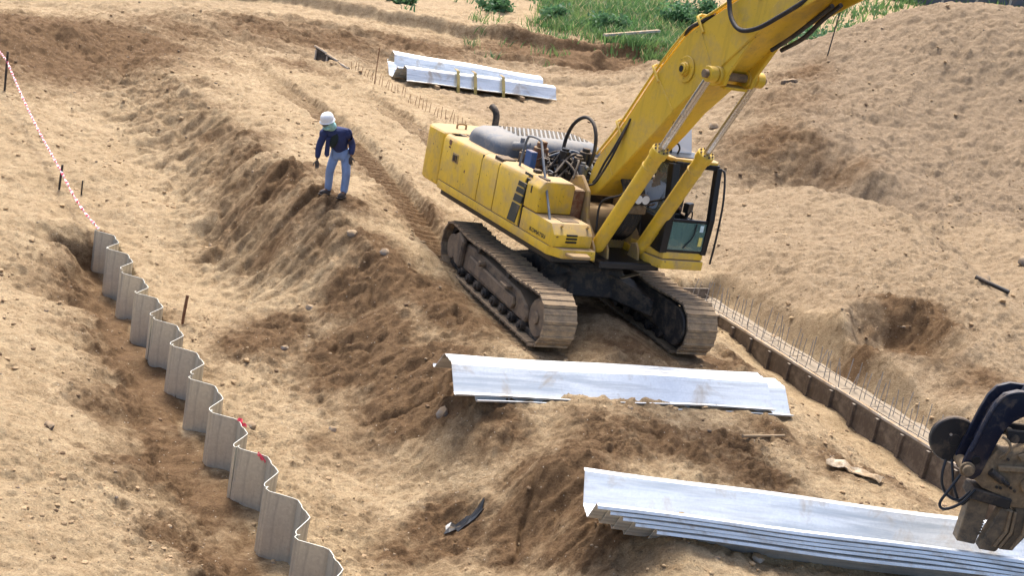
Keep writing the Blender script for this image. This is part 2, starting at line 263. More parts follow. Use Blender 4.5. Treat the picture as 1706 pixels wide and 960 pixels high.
MOIST_SHADE = np.array([[float(q) for q in p.split(',')] for p in
 '-7.44,21.91,0.70,0.70;-6.20,20.23,0.70,0.70;-5.15,18.52,0.60,0.70;-4.05,16.71,0.60,0.70;-3.20,15.15,0.50,0.60;-3.32,14.22,0.50,0.60;-4.27,15.55,0.50,0.60;-5.25,17.20,0.60,0.50;-5.17,24.69,0.70,0.55;-4.19,23.60,0.70,0.60;-3.47,23.84,0.60,0.70;-2.70,22.36,0.50,0.60;-4.59,26.08,0.50,0.60;-6.20,28.62,0.60,0.50;-7.69,31.59,0.60,0.40;-9.15,34.08,0.60,0.35;-3.54,20.40,0.70,0.80;-3.92,19.98,0.50,0.70;-2.25,21.33,0.70,0.90;-1.69,21.43,0.60,0.90;-1.02,20.82,0.60,0.80;-0.39,20.23,0.50,0.70;-2.14,19.70,0.80,0.90;-2.37,18.99,0.60,0.70;-1.31,18.74,0.80,1.00;-0.70,17.99,0.70,1.00;-1.44,18.17,0.50,0.80;-1.35,17.30,0.50,0.60;-1.97,17.00,0.50,0.40;-1.03,17.63,0.60,0.80;-0.43,17.43,0.50,0.90;0.32,16.83,0.50,0.60;1.52,16.88,0.50,0.50;2.05,17.63,0.40,0.50;2.35,16.72,0.60,0.70;3.24,17.20,0.60,0.70;1.51,16.08,0.70,0.70;0.74,15.93,0.50,0.60;1.16,15.20,0.50,0.90;0.87,14.87,0.50,0.80;1.43,14.04,0.50,0.80;0.65,14.39,0.40,0.60;1.74,13.38,0.40,0.50;4.04,18.07,0.50,0.60;5.09,17.71,0.60,0.60;5.71,17.37,0.60,0.50;2.75,16.32,0.50,0.70;3.55,16.30,0.50,0.70;1.51,14.43,0.40,0.80;-0.45,15.54,0.50,0.70;0.06,14.87,0.50,0.70;-0.47,14.55,0.40,0.60;-1.37,15.52,0.40,0.30;1.59,21.54,0.90,0.80;2.05,19.87,0.80,0.60;0.62,19.30,0.50,0.40;3.58,20.48,0.60,0.60;4.22,21.46,0.40,0.60;-0.16,19.73,0.50,0.50;7.30,23.83,0.55,1.00;7.62,23.30,0.50,1.00;6.50,22.28,0.40,0.80;5.99,22.00,0.40,0.70;7.45,21.90,0.40,0.60;6.14,22.06,0.30,0.80;7.97,21.02,0.50,0.50;-3.09,27.38,0.60,0.60;-2.35,25.91,0.60,0.70;-1.86,25.07,0.60,0.70;-3.61,28.08,0.50,0.50;-14.67,37.33,2.50,0.80;-13.38,39.57,2.00,0.70;-14.52,34.61,2.00,0.70;-11.85,40.05,1.50,0.50;-11.93,42.04,2.00,0.50;-9.93,45.94,2.20,0.60;-7.97,48.02,2.20,0.60;-5.15,50.37,2.20,0.70;-1.81,52.48,2.20,0.60;1.79,52.90,2.20,0.90;3.50,53.28,1.80,1.00;0.58,52.50,2.00,0.70;-6.81,46.60,1.50,0.50;-8.02,46.29,1.20,0.70;-7.85,41.39,1.20,0.50;-9.88,38.28,1.20,0.40;-13.52,37.06,2.50,0.90;-12.47,39.62,1.60,0.80;-14.04,35.02,2.50,0.80;-12.53,37.78,1.20,0.60;-4.71,25.45,0.50,0.80;-4.92,25.22,0.60,0.80;-6.16,27.52,0.60,0.60;-7.38,29.50,0.60,0.50;-3.90,24.13,0.60,0.80;-8.93,32.37,0.70,0.40;6.56,37.72,1.20,0.40;5.76,34.90,1.00,0.60;7.41,40.06,0.80,0.50;6.88,34.28,0.60,0.50;7.71,33.75,0.60,0.50;6.24,35.70,0.70,0.40'.split(';')])
TAB = rng.random((4, 256, 256))
def vnoise(x, y, k=0):
    xi = np.floor(x).astype(np.int64); yi = np.floor(y).astype(np.int64); fx = x-xi; fy = y-yi
    fx = fx*fx*fx*(fx*(fx*6-15)+10); fy = fy*fy*fy*(fy*(fy*6-15)+10)
    T = TAB[k % 4]; x0 = xi & 255; x1 = (xi+1) & 255; y0 = yi & 255; y1 = (yi+1) & 255
    return ((T[x0, y0]*(1-fx)+T[x1, y0]*fx)*(1-fy)+(T[x0, y1]*(1-fx)+T[x1, y1]*fx)*fy)*2-1
def fbm(x, y, oct=4, gain=.5, k=0):
    s = 0; a = 1.; t = 0
    for i in range(oct):
        s = s+a*vnoise(x+17.3*i, y-9.1*i, k+i); t += a; a *= gain
        x, y = (x*1.6-y*1.2)*1.02, (x*1.2+y*1.6)*1.02
    return s/t
def clods(x, y, size, dens, k=0):
    """rounded lumps of earth scattered over the surface, 0..1"""
    u = x/size; v = y/size; ui = np.floor(u).astype(np.int64); vi = np.floor(v).astype(np.int64); best = np.zeros_like(x)
    for dx in (-1, 0, 1):
        for dy in (-1, 0, 1):
            a = (ui+dx) & 255; b = (vi+dy) & 255
            px = ui+dx+TAB[k % 4][a, b]; py = vi+dy+TAB[(k+1) % 4][a, b]; rr = TAB[(k+2) % 4][a, b]; on = TAB[(k+3) % 4][a, b] < dens
            r = .25+.55*rr*rr
            d2 = ((u-px)**2+(v-py)**2)/(r*r)
            best = np.maximum(best, np.where(on, np.clip(1-d2, 0, 1)*r, 0))
    return best
def sstep(a, b, x):
    t = np.clip((x-a)/(b-a), 0, 1); return t*t*(3-2*t)

# sheet pile wall: line of the wall and plan of one corrugation (along, across)
WALL_A = np.array([-7.92, 23.89]); WALL_U = np.array([6.09, -10.51]); WALL_PITCH = 1.214; WALL_N = 12; WALL_TOP = -.75
WALL_U = WALL_U/np.hypot(*WALL_U); WALL_V = np.array([-WALL_U[1], WALL_U[0]])
PROF = [(0, .01), (.05, 0), (.10, .01), (.30, .24), (.36, .285), (.50, .285), (.535, .272), (.605, .272), (.64, .285), (.80, .285), (.86, .24), (1.10, .02), (1.165, .0), (1.214, .01)]
# footing: line of the form boards
FOOT_A = np.array([7.6, 17.05]); FOOT_B = np.array([3.35, 25.35])
FOOT_U = (FOOT_B-FOOT_A)/np.hypot(*(FOOT_B-FOOT_A)); FOOT_V = np.array([FOOT_U[1], -FOOT_U[0]]); FOOT_L = np.hypot(*(FOOT_B-FOOT_A))
YAW, SWING = R(-64.787), R(6.22)
EX = np.array([.974, 21.925]); EX_F = np.array([math.cos(YAW), math.sin(YAW)]); EX_L = np.array([-EX_F[1], EX_F[0]])

def jumps(x, y):
    d = (x-WALL_A[0])*WALL_U[0]+(y-WALL_A[1])*WALL_U[1]; n = (x-WALL_A[0])*WALL_V[0]+(y-WALL_A[1])*WALL_V[1]
    pn = np.interp(np.mod(d, WALL_PITCH), [p[0] for p in PROF], [p[1] for p in PROF])
    win = sstep(-.5, .3, d)*sstep(WALL_PITCH*WALL_N+.5, WALL_PITCH*WALL_N-.3, d)
    s = n-pn-.07
    j = -.70*win*np.where(s < 0, np.exp(-(s/1.2)**2), 0)
    d2 = (x-FOOT_A[0])*FOOT_U[0]+(y-FOOT_A[1])*FOOT_U[1]; n2 = (x-FOOT_A[0])*FOOT_V[0]+(y-FOOT_A[1])*FOOT_V[1]
    w2 = sstep(-2.5, -1.5, d2)*sstep(FOOT_L+.6, FOOT_L, d2)
    j = j-.22*w2*np.where(n2 < .05, np.exp(-(n2/1.1)**2), 0)
    return j
def rbf_fit(P, val):
    d = np.sqrt(((P[:, None]-P[None])**2).sum(-1)+.16**2); n = len(P)
    A = np.zeros((n+3, n+3)); A[:n, :n] = d-np.eye(n)*.035; A[:n, n] = 1; A[:n, n+1:] = P; A[n:, :n] = A[:n, n:].T
    return np.linalg.solve(A, np.r_[val, 0, 0, 0])
CP = CTRL[:, :2]; CW = rbf_fit(CP, CTRL[:, 2]-jumps(CP[:, 0], CP[:, 1]))
def base_height(x, y):
    out = np.empty(x.shape)
    xf, yf, of = x.ravel(), y.ravel(), out.ravel()
    for i in range(0, len(xf), 20000):
        a, b = xf[i:i+20000], yf[i:i+20000]
        d = np.sqrt((a[:, None]-CP[None, :, 0])**2+(b[:, None]-CP[None, :, 1])**2+.16**2)
        of[i:i+20000] = d @ CW[:-3]+CW[-3]+CW[-2]*a+CW[-1]*b
    return of.reshape(x.shape)
def moisture_shade(x, y):
    m = np.zeros_like(x)
    wx = x+.35*fbm(x*1.3, y*1.3, 3, .5, 1); wy = y+.5*fbm(x*1.3+40, y*1.3, 3, .5, 2)
    f = (x-EX[0])*EX_F[0]+(y-EX[1])*EX_F[1]; s = (x-EX[0])*EX_L[0]+(y-EX[1])*EX_L[1]
    m = .55*sstep(.45, .30, np.abs(s+1.27))*sstep(-1.5, -2.2, f)*sstep(-22, -9, f)+.40*sstep(.45, .30, np.abs(s-1.27))*sstep(-2, -4, f)*sstep(-20, -11, f)
    d = (wx-WALL_A[0])*WALL_U[0]+(wy-WALL_A[1])*WALL_U[1]; n = (wx-WALL_A[0])*WALL_V[0]+(wy-WALL_A[1])*WALL_V[1]
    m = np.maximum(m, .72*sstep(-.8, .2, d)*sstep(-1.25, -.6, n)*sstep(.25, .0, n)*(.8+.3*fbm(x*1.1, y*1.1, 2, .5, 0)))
    n = wx*.866+wy*.5; m = np.maximum(m, .42*sstep(6.6, 7.6, n)*sstep(8.9, 8.6, n)*sstep(21, 23, y)*sstep(38, 33, y)*(.75+.6*fbm(x*.9, y*.9, 2, .5, 1)))  # bench slope: damp brown soil, its shaded side also put into the colour
    for a, b, r, v in MOIST_SHADE: m = np.maximum(m, v*np.exp(-((wx-a)**2+(wy-b)**2)/(r*r*1.75)))  # damp patches; those along the bench slope carry painted shade too
    return m
def detail(x, y, m):
    """lumps, ripples, ruts and spade marks on top of the large forms"""
    far = np.clip((y-14)/30, 0, 1)
    h = .05*fbm(x*.55, y*.55, 3, .5, 0)+.05*fbm(x*1.7, y*1.7, 3, .55, 1)
    rough = .55+.9*np.clip(m, 0, 1)+.5*sstep(-.1, .5, fbm(x*.35+9, y*.35, 2, .5, 3))
    h = h+rough*(.036*(1-np.abs(fbm(x*2.3, y*2.3, 4, .55, 2))*2)+.030*fbm(x*6.3, y*6.3, 3, .65, 3)+.016*fbm(x*19, y*19, 2, .7, 0))
    h = h+rough*(.060*clods(x, y, .30, .34, 0)+.060*clods(x+3, y+5, .13, .45, 1)+.05*clods(x+8, y, .8, .22, 2)*(.4+far))
    h = h-(.45+.55*rough)*(.075*clods(x+31, y+12, .17, .30, 2)+.085*clods(x+11, y+52, .42, .20, 3)+.05*clods(x+1, y+2, .09, .35, 0))*(.8+.8*far)
    h = h+far*(.07*clods(x+6, y+9, .45, .4, 0)-.09*clods(x+2, y+19, .38, .35, 1)+.05*fbm(x*3.4, y*3.4, 2, .6, 1))
    # crumbled ledges where the soil was dug or slid
    cr = np.abs(fbm(x*1.1+.5*vnoise(x*2, y*2, 1), y*1.1, 4, .55, 1)); mm = sstep(.25, .75, m)*sstep(36, 26, y)
    h = h+mm*(.20*np.minimum(cr*3.2, .55)-.05)
    cr2 = np.abs(fbm(x*3.1+7, y*3.1, 3, .55, 0)); h = h+(.25+.75*mm)*.055*np.minimum(cr2*3.5, .6)*sstep(44, 30, y)
    # rills and slumped tongues down the bench slope; the bench edge runs along n = 8.8
    t = x*.5-y*.866; n = x*.866+y*.5; q = t*.85+.9*vnoise(t*.45, n*.25, 1)+.25*(n-8.8)+.35*vnoise(t*1.9, n*.8, 2)
    saw = q-np.floor(q); saw = np.where(saw < .84, saw/.84, (1-saw)/.16)
    q2 = t*2.6+1.1*vnoise(t*1.1, n*.4, 3)+.5*n; saw2 = q2-np.floor(q2); saw2 = np.where(saw2 < .8, saw2/.8, (1-saw2)/.2)
    band = sstep(6.2, 7.4, n)*sstep(9.05, 8.75, n)*sstep(20.5, 22.5, y)*sstep(40, 34, y)
    h = h+band*(.12*(saw-.6)+.07*(saw2-.5)+.06*fbm(x*3.5, y*3.5, 3, .6, 2)+.10*clods(x+5, y+3, .32, .6, 1)-.08*clods(x+2, y+7, .22, .5, 2)+.14*np.minimum(np.abs(fbm(x*1.9, y*1.9+3, 3, .55, 3))*3, .6))
    # tracks left by the machine
    f = (x-EX[0])*EX_F[0]+(y-EX[1])*EX_F[1]; s = (x-EX[0])*EX_L[0]+(y-EX[1])*EX_L[1]
    s = s+.25*np.sin(f*.25)*sstep(-6, -14, f)
    for c in (-1.27, 1.27):
        e = s-c; inside = sstep(.47, .38, np.abs(e+.03*vnoise(f*1.7, c+f*0, 2))); berm = np.exp(-((np.abs(e)-.52)/.09)**2)
        win = sstep(3.2, 1.5, f)*sstep(-30, -17, f); deep = (.30 if c < 0 else .24)*(.65+.35*sstep(-9, -5, f))*(.85+.15*vnoise(f*.6, f*0+c, 1))
        cle = np.abs(np.mod(f/.21, 1)-.5)*2; cle = sstep(.15, .75, cle)
        h = h*(1-.85*inside*win)-inside*win*(deep-.075*cle)+berm*win*(.05+.05*vnoise(f*2.2, f*0+c, 3))
        h = h+win*.05*np.exp(-((e-.62)/.05)**2)*sstep(-5, -8, f)
    # flattened pad under the tracks
    pad = sstep(2.7, 2.2, np.abs(f))*sstep(2.2, 1.7, np.abs(s))
    h = h*(1-.75*pad)
    # spoil pushed up between the tracks
    h = h+.34*np.exp(-((f-1.5)/1.1)**2-(s/.62)**2)
    # ruts of lorries on the haul road behind
    for yy, am in ((47.5, .18), (50.2, .22), (45.6, .12)):
        dd = y-(yy+.12*x+1.2*vnoise(x*.12, yy, 1)); h = h-am*np.exp(-(dd/.35)**2)+am*.6*np.exp(-((np.abs(dd)-.7)/.3)**2)
    # eroded lip of the bank behind the road
    bd = y-(54.3+.0*x+1.3*fbm(x*.35, y*0+2, 3, .5, 2)); h = h+.55*sstep(-.25, .15, bd)*np.exp(-np.clip(bd, 0, 9)/4)*sstep(8, 3, x)
    # scoop dug into the right slope
    rr = np.sqrt(((x-7.0)/1.05)**2+((y-22.85)/1.15)**2)+.16*fbm(x*1.6, y*1.6, 2, .5, 2); h = h-.50*sstep(1.05, .5, rr)+.07*np.exp(-((rr-1.08)/.12)**2)
    # small pit round the black scrap
    rr = np.sqrt(((x+.1)/.42)**2+((y-15.35)/.35)**2); h = h-.16*sstep(1, .4, rr)
    # mound lumps
    md = sstep(4.5, 7, x)*sstep(26, 31, y)*sstep(54, 46, y)
    h = h+md*(.05*clods(x, y, .9, .5, 3)+.09*clods(x, y, .26, .5, 1)-.10*clods(x+4, y, .24, .4, 2)+.16*fbm(x*.5, y*.5, 3, .5, 1))
    return h
def level_fix(x, y, z):
    """where things lie the ground gives way to them"""
    d = (x-WALL_A[0])*WALL_U[0]+(y-WALL_A[1])*WALL_U[1]; n = (x-WALL_A[0])*WALL_V[0]+(y-WALL_A[1])*WALL_V[1]
    s = n-.07-np.interp(np.mod(d, WALL_PITCH), [p[0] for p in PROF], [p[1] for p in PROF])
    win = sstep(-.1, .08, d)*sstep(WALL_PITCH*WALL_N+.3, WALL_PITCH*WALL_N, d)
    fr = win*sstep(-1.0, -.35, s)*(s < .0); lim = WALL_TOP-.80+.09*vnoise(d*1.3, s, 1)+.04*vnoise(x*5, y*5, 2)
    z = np.where(fr > 0, z*(1-fr)+lim*fr, z)
    bk = win*(s >= 0)*sstep(.9, .3, s); lim2 = WALL_TOP-.16+.08*vnoise(d*1.7, s, 2)
    z = np.where(bk > 0, z*(1-bk)+np.minimum(z, lim2)*bk, z)
    # concrete strip of the footing
    d2 = (x-FOOT_A[0])*FOOT_U[0]+(y-FOOT_A[1])*FOOT_U[1]; n2 = (x-FOOT_A[0])*FOOT_V[0]+(y-FOOT_A[1])*FOOT_V[1]
    w2 = sstep(-2.6, -2.2, d2)*sstep(FOOT_L+.3, FOOT_L, d2)*sstep(.04, .06, n2)*sstep(1.15, .75, n2)
    z = z*(1-w2)+np.minimum(z, -.32)*w2
    w3 = sstep(-2.6, -2.2, d2)*sstep(FOOT_L-.6, FOOT_L-2.6, d2)*sstep(-.9, -.25, n2)*(n2 < .045)
    z = z*(1-w3)+np.minimum(z, -.56+.08*vnoise(d2*1.4, n2, 1)+.25*sstep(5, 8.5, d2))*w3
    return z
def ground_z(x, y):
    x = np.atleast_1d(np.asarray(x, float)); y = np.atleast_1d(np.asarray(y, float)); m = moisture_shade(x, y)
    return level_fix(x, y, base_height(x, y)+jumps(x, y)+detail(x, y, m)*sstep(140, 60, y))
def gz(x, y): return float(ground_z(x, y)[0])

def make_ground():
    ys = [7.6]
    while ys[-1] < 112: ys.append(ys[-1]*(1.0018 if ys[-1] < 62 else 1.004))
    while ys[-1] < 1500: ys.append(ys[-1]*1.08)
    ys = np.array(ys); ts = np.linspace(-.53, .53, 770)
    Y = np.repeat(ys[:, None], len(ts), 1); X = ts[None]*(ys[:, None]+2)*(1+2.5*sstep(100, 500, ys[:, None]))
    m = moisture_shade(X, Y); b = base_height(X, Y)
    Z = level_fix(X, Y, b+jumps(X, Y)+detail(X, Y, m)*sstep(140, 60, Y))
    Z = np.where(Y > 125, 11.5, Z*sstep(125, 105, Y)+11.5*(1-sstep(125, 105, Y)))
    nr, nc = X.shape
    me = bpy.data.meshes.new('ground'); n = nr*nc
    me.vertices.add(n); me.vertices.foreach_set('co', np.stack([X, Y, Z], -1).astype(np.float32).ravel())
    idx = np.arange(n).reshape(nr, nc)
    q = np.stack([idx[:-1, :-1], idx[:-1, 1:], idx[1:, 1:], idx[1:, :-1]], -1).reshape(-1, 4)
    me.loops.add(q.size); me.loops.foreach_set('vertex_index', q.ravel().astype(np.int32))
    me.polygons.add(len(q)); me.polygons.foreach_set('loop_start', (np.arange(len(q))*4).astype(np.int32))
    me.polygons.foreach_set('use_smooth', np.ones(len(q), bool))
    at = me.attributes.new('moist_shade', 'FLOAT', 'POINT'); at.data.foreach_set('value', m.astype(np.float32).ravel())
    # kinds of soil: 0 sand of the site, 1 greyer spoil heap
    sp = sstep(5, 7.5, X+.4*fbm(X, Y, 2))*sstep(28.0, 30.5, Y-.12*X+.8*fbm(X*.6, Y*.6, 3))*sstep(56, 48, Y)
    n2 = (X-FOOT_A[0])*FOOT_V[0]+(Y-FOOT_A[1])*FOOT_V[1]+.5*fbm(X*.7, Y*.7, 3, .5, 1); sp = np.maximum(sp, .62*sstep(.5, 1.6, n2)*sstep(13, 16, Y)*sstep(50, 40, Y))
    sp = np.maximum(sp, sstep(-.2, .4, fbm(X*.1, Y*.1, 3, .5, 2))*sstep(40, 48, Y)*.5)
    at = me.attributes.new('spoil', 'FLOAT', 'POINT'); at.data.foreach_set('value', sp.astype(np.float32).ravel())
    me.update(calc_edges=True)
    return tag(link_mesh('ground', me, 'soil'), kind='structure')

def soil():
    m, n, l, p = nodemat('soil'); MATS['soil'] = m
    tc = n.new('ShaderNodeTexCoord').outputs['Object']
    a = n.new('ShaderNodeAttribute'); a.attribute_name = 'moist_shade'; s = n.new('ShaderNodeAttribute'); s.attribute_name = 'spoil'
    n1 = noise(n, l, 1.1, 10, .65, tc, .4); n2 = noise(n, l, 7, 8, .7, tc, .3); n3 = noise(n, l, 42, 6, .7, tc); n4 = noise(n, l, 130, 3, .6, tc)
    dry = mix(n, l, mapr(n, l, n1.outputs[0], .36, .64, 0, 1), (.54, .405, .243), (.44, .322, .184))
    dry = mix(n, l, mapr(n, l, n2.outputs[0], .42, .66, 0, .8), dry, (.33, .225, .122))
    wet_shade = mix(n, l, mapr(n, l, n2.outputs[0], .35, .65, 0, 1), (.225, .138, .070), (.135, .080, .040))
    heap = mix(n, l, mapr(n, l, n2.outputs[0], .35, .65, 0, 1), (.37, .272, .172), (.25, .178, .108))
    ad = n.new('ShaderNodeMath'); ad.operation = 'MULTIPLY_ADD'; l.new(n2.outputs[0], ad.inputs[0]); ad.inputs[1].default_value = .55; l.new(a.outputs['Fac'], ad.inputs[2])
    ad2 = n.new('ShaderNodeMath'); ad2.operation = 'MULTIPLY_ADD'; l.new(n1.outputs[0], ad2.inputs[0]); ad2.inputs[1].default_value = .5; l.new(ad.outputs[0], ad2.inputs[2])
    c = mix(n, l, s.outputs['Fac'], dry, heap)
    c = mix(n, l, mapr(n, l, ad2.outputs[0], .60, 1.08, 0, 1), c, wet_shade)
    # coarse grains: pale and dark grit
    v = n.new('ShaderNodeTexVoronoi'); v.inputs['Scale'].default_value = 26; l.new(tc, v.inputs['Vector'])
    gr = n.new('ShaderNodeSeparateColor'); l.new(v.outputs['Color'], gr.inputs[0])
    near = mapr(n, l, v.outputs['Distance'], .12, .3, 1, 0)
    k1 = n.new('ShaderNodeMath'); k1.operation = 'MULTIPLY'; l.new(near, k1.inputs[0]); l.new(mapr(n, l, gr.outputs[0], .84, .86, 0, .85), k1.inputs[1])
    k2 = n.new('ShaderNodeMath'); k2.operation = 'MULTIPLY'; l.new(near, k2.inputs[0]); l.new(mapr(n, l, gr.outputs[1], .95, .96, 0, .8), k2.inputs[1])
    c = mix(n, l, k1.outputs[0], c, (.11, .075, .048)); c = mix(n, l, k2.outputs[0], c, (.62, .54, .42))
    c = mix(n, l, .75, c, mix(n, l, mapr(n, l, n3.outputs[0], .3, .7, 0, 1), (1.28, 1.28, 1.28), (.50, .48, .46)), 'MULTIPLY')
    l.new(c, p.inputs['Base Color']); p.inputs['Roughness'].default_value = .95; p.inputs['Specular IOR Level'].default_value = .15
    b1 = bump(n, l, n2.outputs[0], .9, .08); b2 = bump(n, l, n3.outputs[0], 1, .035, b1); b3 = bump(n, l, n4.outputs[0], .5, .01, b2)
    l.new(b3, p.inputs['Normal'])
soil()
ground = make_ground()

# ------------------------------------------------------------------ the excavator (x forward, y to its left, z up)
EXZ = .0
ex = empty('excavator', (EX[0], EX[1], EXZ), YAW)
tag(ex, 'large yellow crawler excavator parked on the sand bench with its boom raised', 'excavator')
H = dict(rot=(0, 0, SWING))      # everything above the slewing ring turns with the house

# undercarriage
TL, TG, TRAD, TZ = 1.92, 1.27, .40, .475
def track_path(s):
    """point and outward normal at distance s along the shoe line (inside of the shoe plates)"""
    st = 2*TL; ar = math.pi*TRAD; per = 2*(st+ar); s %= per
    if s < st:                                   # bottom run, moving forward
        return (-TL+s, TZ-TRAD, 0, -1)
    s -= st
    if s < ar:
        a = -math.pi/2+s/TRAD; return (TL+math.cos(a)*TRAD, TZ+math.sin(a)*TRAD, math.cos(a), math.sin(a))
    s -= ar
    if s < st:
        t = s/st; sag = .05*math.sin(2*math.pi*t)**2
        return (TL-s, TZ+TRAD-sag, 0, 1)
    s -= st
    a = math.pi/2+s/TRAD; return (-TL+math.cos(a)*TRAD, TZ+math.sin(a)*TRAD, math.cos(a), math.sin(a))
PER = 2*(2*TL+math.pi*TRAD); NSH = 44
sh = MB(); hw_ = .28
sh.prism([(-.118, 0), (.112, 0), (.124, .012), (.120, .030), (.100, .034), (.094, .058), (.074, .058), (.068, .034), (-.020, .032), (-.024, .044), (-.040, .044), (-.044, .032), (-.100, .030), (-.118, .020)], -hw_, hw_, 'y')
SHOE = sh.mesh('shoe', 0)
for side in (-1, 1):
    tr = MB()
    for dy in (-.11, .11):                       # link chain: two rails of overlapping plates
        for k in range(NSH):
            x, z, nx, nz = track_path((k+.5)*PER/NSH)
            a = math.atan2(nz, nx)-math.pi/2
            M = Matrix.Translation((x-nx*.055, side*TG+dy, z-nz*.055)) @ Matrix.Rotation(-a, 4, 'Y')
            tr.cbox((0, 0, 0), (1, 1, 1), None) if False else tr.box((-.115, -.022, -.05), (.115, .022, .05), M)
    t = tr.build('track', 'mud_dark', ex, .008)
    for k in range(NSH):
        x, z, nx, nz = track_path((k+random.uniform(-.03, .03))*PER/NSH)
        a = math.atan2(nz, nx)-math.pi/2
        o = link_mesh('shoe', SHOE, 'shoe', t, (x, side*TG, z), (0, -a+random.uniform(-.03, .03), 0))
    # track frame with sloped top, idler, sprocket, rollers
    o_ = side*TG
    fr = MB()
    fr.prism([(-1.55, .22), (1.42, .22), (1.50, .34), (1.42, .50), (1.05, .63), (-.95, .70), (-1.50, .66), (-1.62, .45)], o_-.17, o_+.17, 'y')
    fr.build('track_frame', 'mud_steel', ex, .03)
    gu = MB(); gu.prism([(-1.05, .33), (.98, .30), (1.04, .40), (.98, .50), (-1.05, .56)], o_+side*.172, o_+side*.235, 'y'); gu.build('guard_plate', 'mud_steel', ex, .015)
    s2 = MB(); s2.prism([(-1.62, .25), (-1.40, .22), (-1.36, .72), (-1.62, .84), (-1.78, .74), (-1.80, .40)], o_+side*.16, o_+side*.27, 'y'); s2.build('motor_guard', 'mud_steel', ex, .03)
    idl = MB(); idl.cyl((TL, o_-.20, TZ), (TL, o_+.20, TZ), .30, 28); idl.cyl((TL, o_-.13, TZ), (TL, o_+.13, TZ), .345, 28)
    idl.cyl((TL, o_-.235, TZ), (TL, o_+.235, TZ), .10, 16); idl.build('idler', 'mud_steel', ex, .012)
    spk = MB(); n = 21; pol = []
    for k in range(n*4):
        a = 2*math.pi*k/(n*4); r = .345 if k % 4 in (0, 1) else .295; pol.append((-TL+math.cos(a)*r, TZ+math.sin(a)*r))
    spk.prism(pol, o_-.04, o_+.04, 'y'); spk.cyl((-TL, o_-.24, TZ), (-TL, o_+.24, TZ), .22, 24); spk.build('sprocket', 'mud_steel', ex, .008)
    for k in range(8):
        x = -1.38+k*.395
        ro = MB(); ro.cyl((x, o_-.22, .165), (x, o_+.22, .165), .085, 14); ro.cyl((x, o_+side*.20, .165), (x, o_+side*.255, .165), .055, 10)
        ro.build('bottom_roller', 'mud_dark', ex, .008)
    for x in (-.75, .62):
        ro = MB(); ro.cyl((x, o_-.16, .755), (x, o_+.22*side, .755), .065, 12); ro.box((x-.05, o_-.05, .6), (x+.05, o_+.05, .74)); ro.build('carrier_roller', 'mud_dark', ex, .006)
    stp = MB(); stp.box((.55, o_+side*.15, .575), (.80, o_+side*.30, .62)); stp.build('step', 'mud_steel', ex, .005)
    stp = MB(); stp.cyl((-.45, o_+side*.15, .60), (-.45, o_+side*.30, .60), .05, 10); stp.build('grease_port', 'mud_steel', ex, .005)
    ip = MB(); arch = [(-1.35, .60), (-1.2, .80), (-.4, .86), (.5, .85), (1.3, .80), (1.92, .79)]+[(1.92+.315*math.cos(t), TZ+.315*math.sin(t)) for t in np.linspace(math.pi/2, -math.pi*.62, 12)]+[(1.35, .30), (1.0, .42), (.4, .53), (-.5, .56)]
    ip.prism(arch, o_-side*.275, o_-side*.19, 'y'); ip.build('inner_frame_plate', 'mud_dark', ex, .02)
cf = MB()
cf.prism([(-.75, .50), (.75, .50), (.62, .98), (-.62, .98)], -.62, .62, 'y')
for sx in (-1, 1):
    for sy in (-1, 1):
        a = Vector((sx*.35, sy*.35, .74)); b = Vector((sx*1.02, sy*1.14, .52)); d = (b-a); n = Vector((-d.y, d.x, 0)).normalized()*.24
        cf.add([a-n+Vector((0,0,-.22)), a+n+Vector((0,0,-.22)), b+n+Vector((0,0,-.16)), b-n+Vector((0,0,-.16)), a-n+Vector((0,0,.22)), a+n+Vector((0,0,.22)), b+n+Vector((0,0,.12)), b-n+Vector((0,0,.12))],
               [(0,3,2,1),(4,5,6,7),(0,1,5,4),(1,2,6,5),(2,3,7,6),(3,0,4,7)])
cf.build('carbody', 'mud_dark', ex, .03)
sc_ = MB(); sc_.cyl((0, 0, .94), (0, 0, 1.26), .70, 40); sc_.cyl((0, 0, 1.02), (0, 0, 1.12), .78, 40); sc_.build('slewing_ring', 'mud_dark', ex, .01, 40)
pb = MB(); pb.cbox((1.05, .50, 1.02), (.10, .34, .015), Matrix.Rotation(.3, 3, 'X')); pb.build('hanging_plate', 'timber', ex, .003)

# revolving frame and counterweight
HW = 1.365
d = MB(); d.box((-2.9, -1.28, 1.22), (1.22, 1.28, 1.34)); d.box((-.1, -.55, 1.24), (1.52, .62, 1.36)); d.build('revolving_frame', 'black_clean', ex, .02, **H)
sl = MB(); sl.prism([(-2.93, -HW), (1.16, -HW), (1.40, -HW+.16), (1.42, -.60), (1.22, -.60), (1.22, -1.0), (-2.93, -1.0)], 1.338, 1.492, 'z')
sl.build('side_sill', 'yellow', ex, .03, 35, 2, **H)
sl = MB(); sl.box((-2.93, 1.0, 1.338), (-.02, HW, 1.492)); sl.build('side_sill', 'yellow', ex, .03, 35, 2, **H)
stp = MB(); stp.prism([(1.30, -1.18), (1.58, -1.12), (1.60, -.80), (1.32, -.74)], 1.395, 1.45, 'z'); stp.build('front_step', 'yellow_worn', ex, .012, **H)
cw = MB()
pl = [(-2.95, -HW), (-3.55, -HW), (-3.74, -1.30), (-3.86, -1.10), (-3.94, -.6), (-3.97, 0), (-3.94, .6), (-3.86, 1.10), (-3.74, 1.30), (-3.55, HW), (-2.95, HW)]
cw.prism(pl, 1.36, 2.36, 'z'); cw.build('counterweight', 'yellow', ex, .07, 35, 3, **H)
eye = MB()
for y in (-.8, .8): eye.tube(curve([(-3.42, y-.09, 2.33), (-3.42, y-.08, 2.44), (-3.42, y+.08, 2.44), (-3.42, y+.09, 2.33)]), .02, 8)
eye.build('lifting_eye', 'yellow_worn', ex, 0, 40, **H)

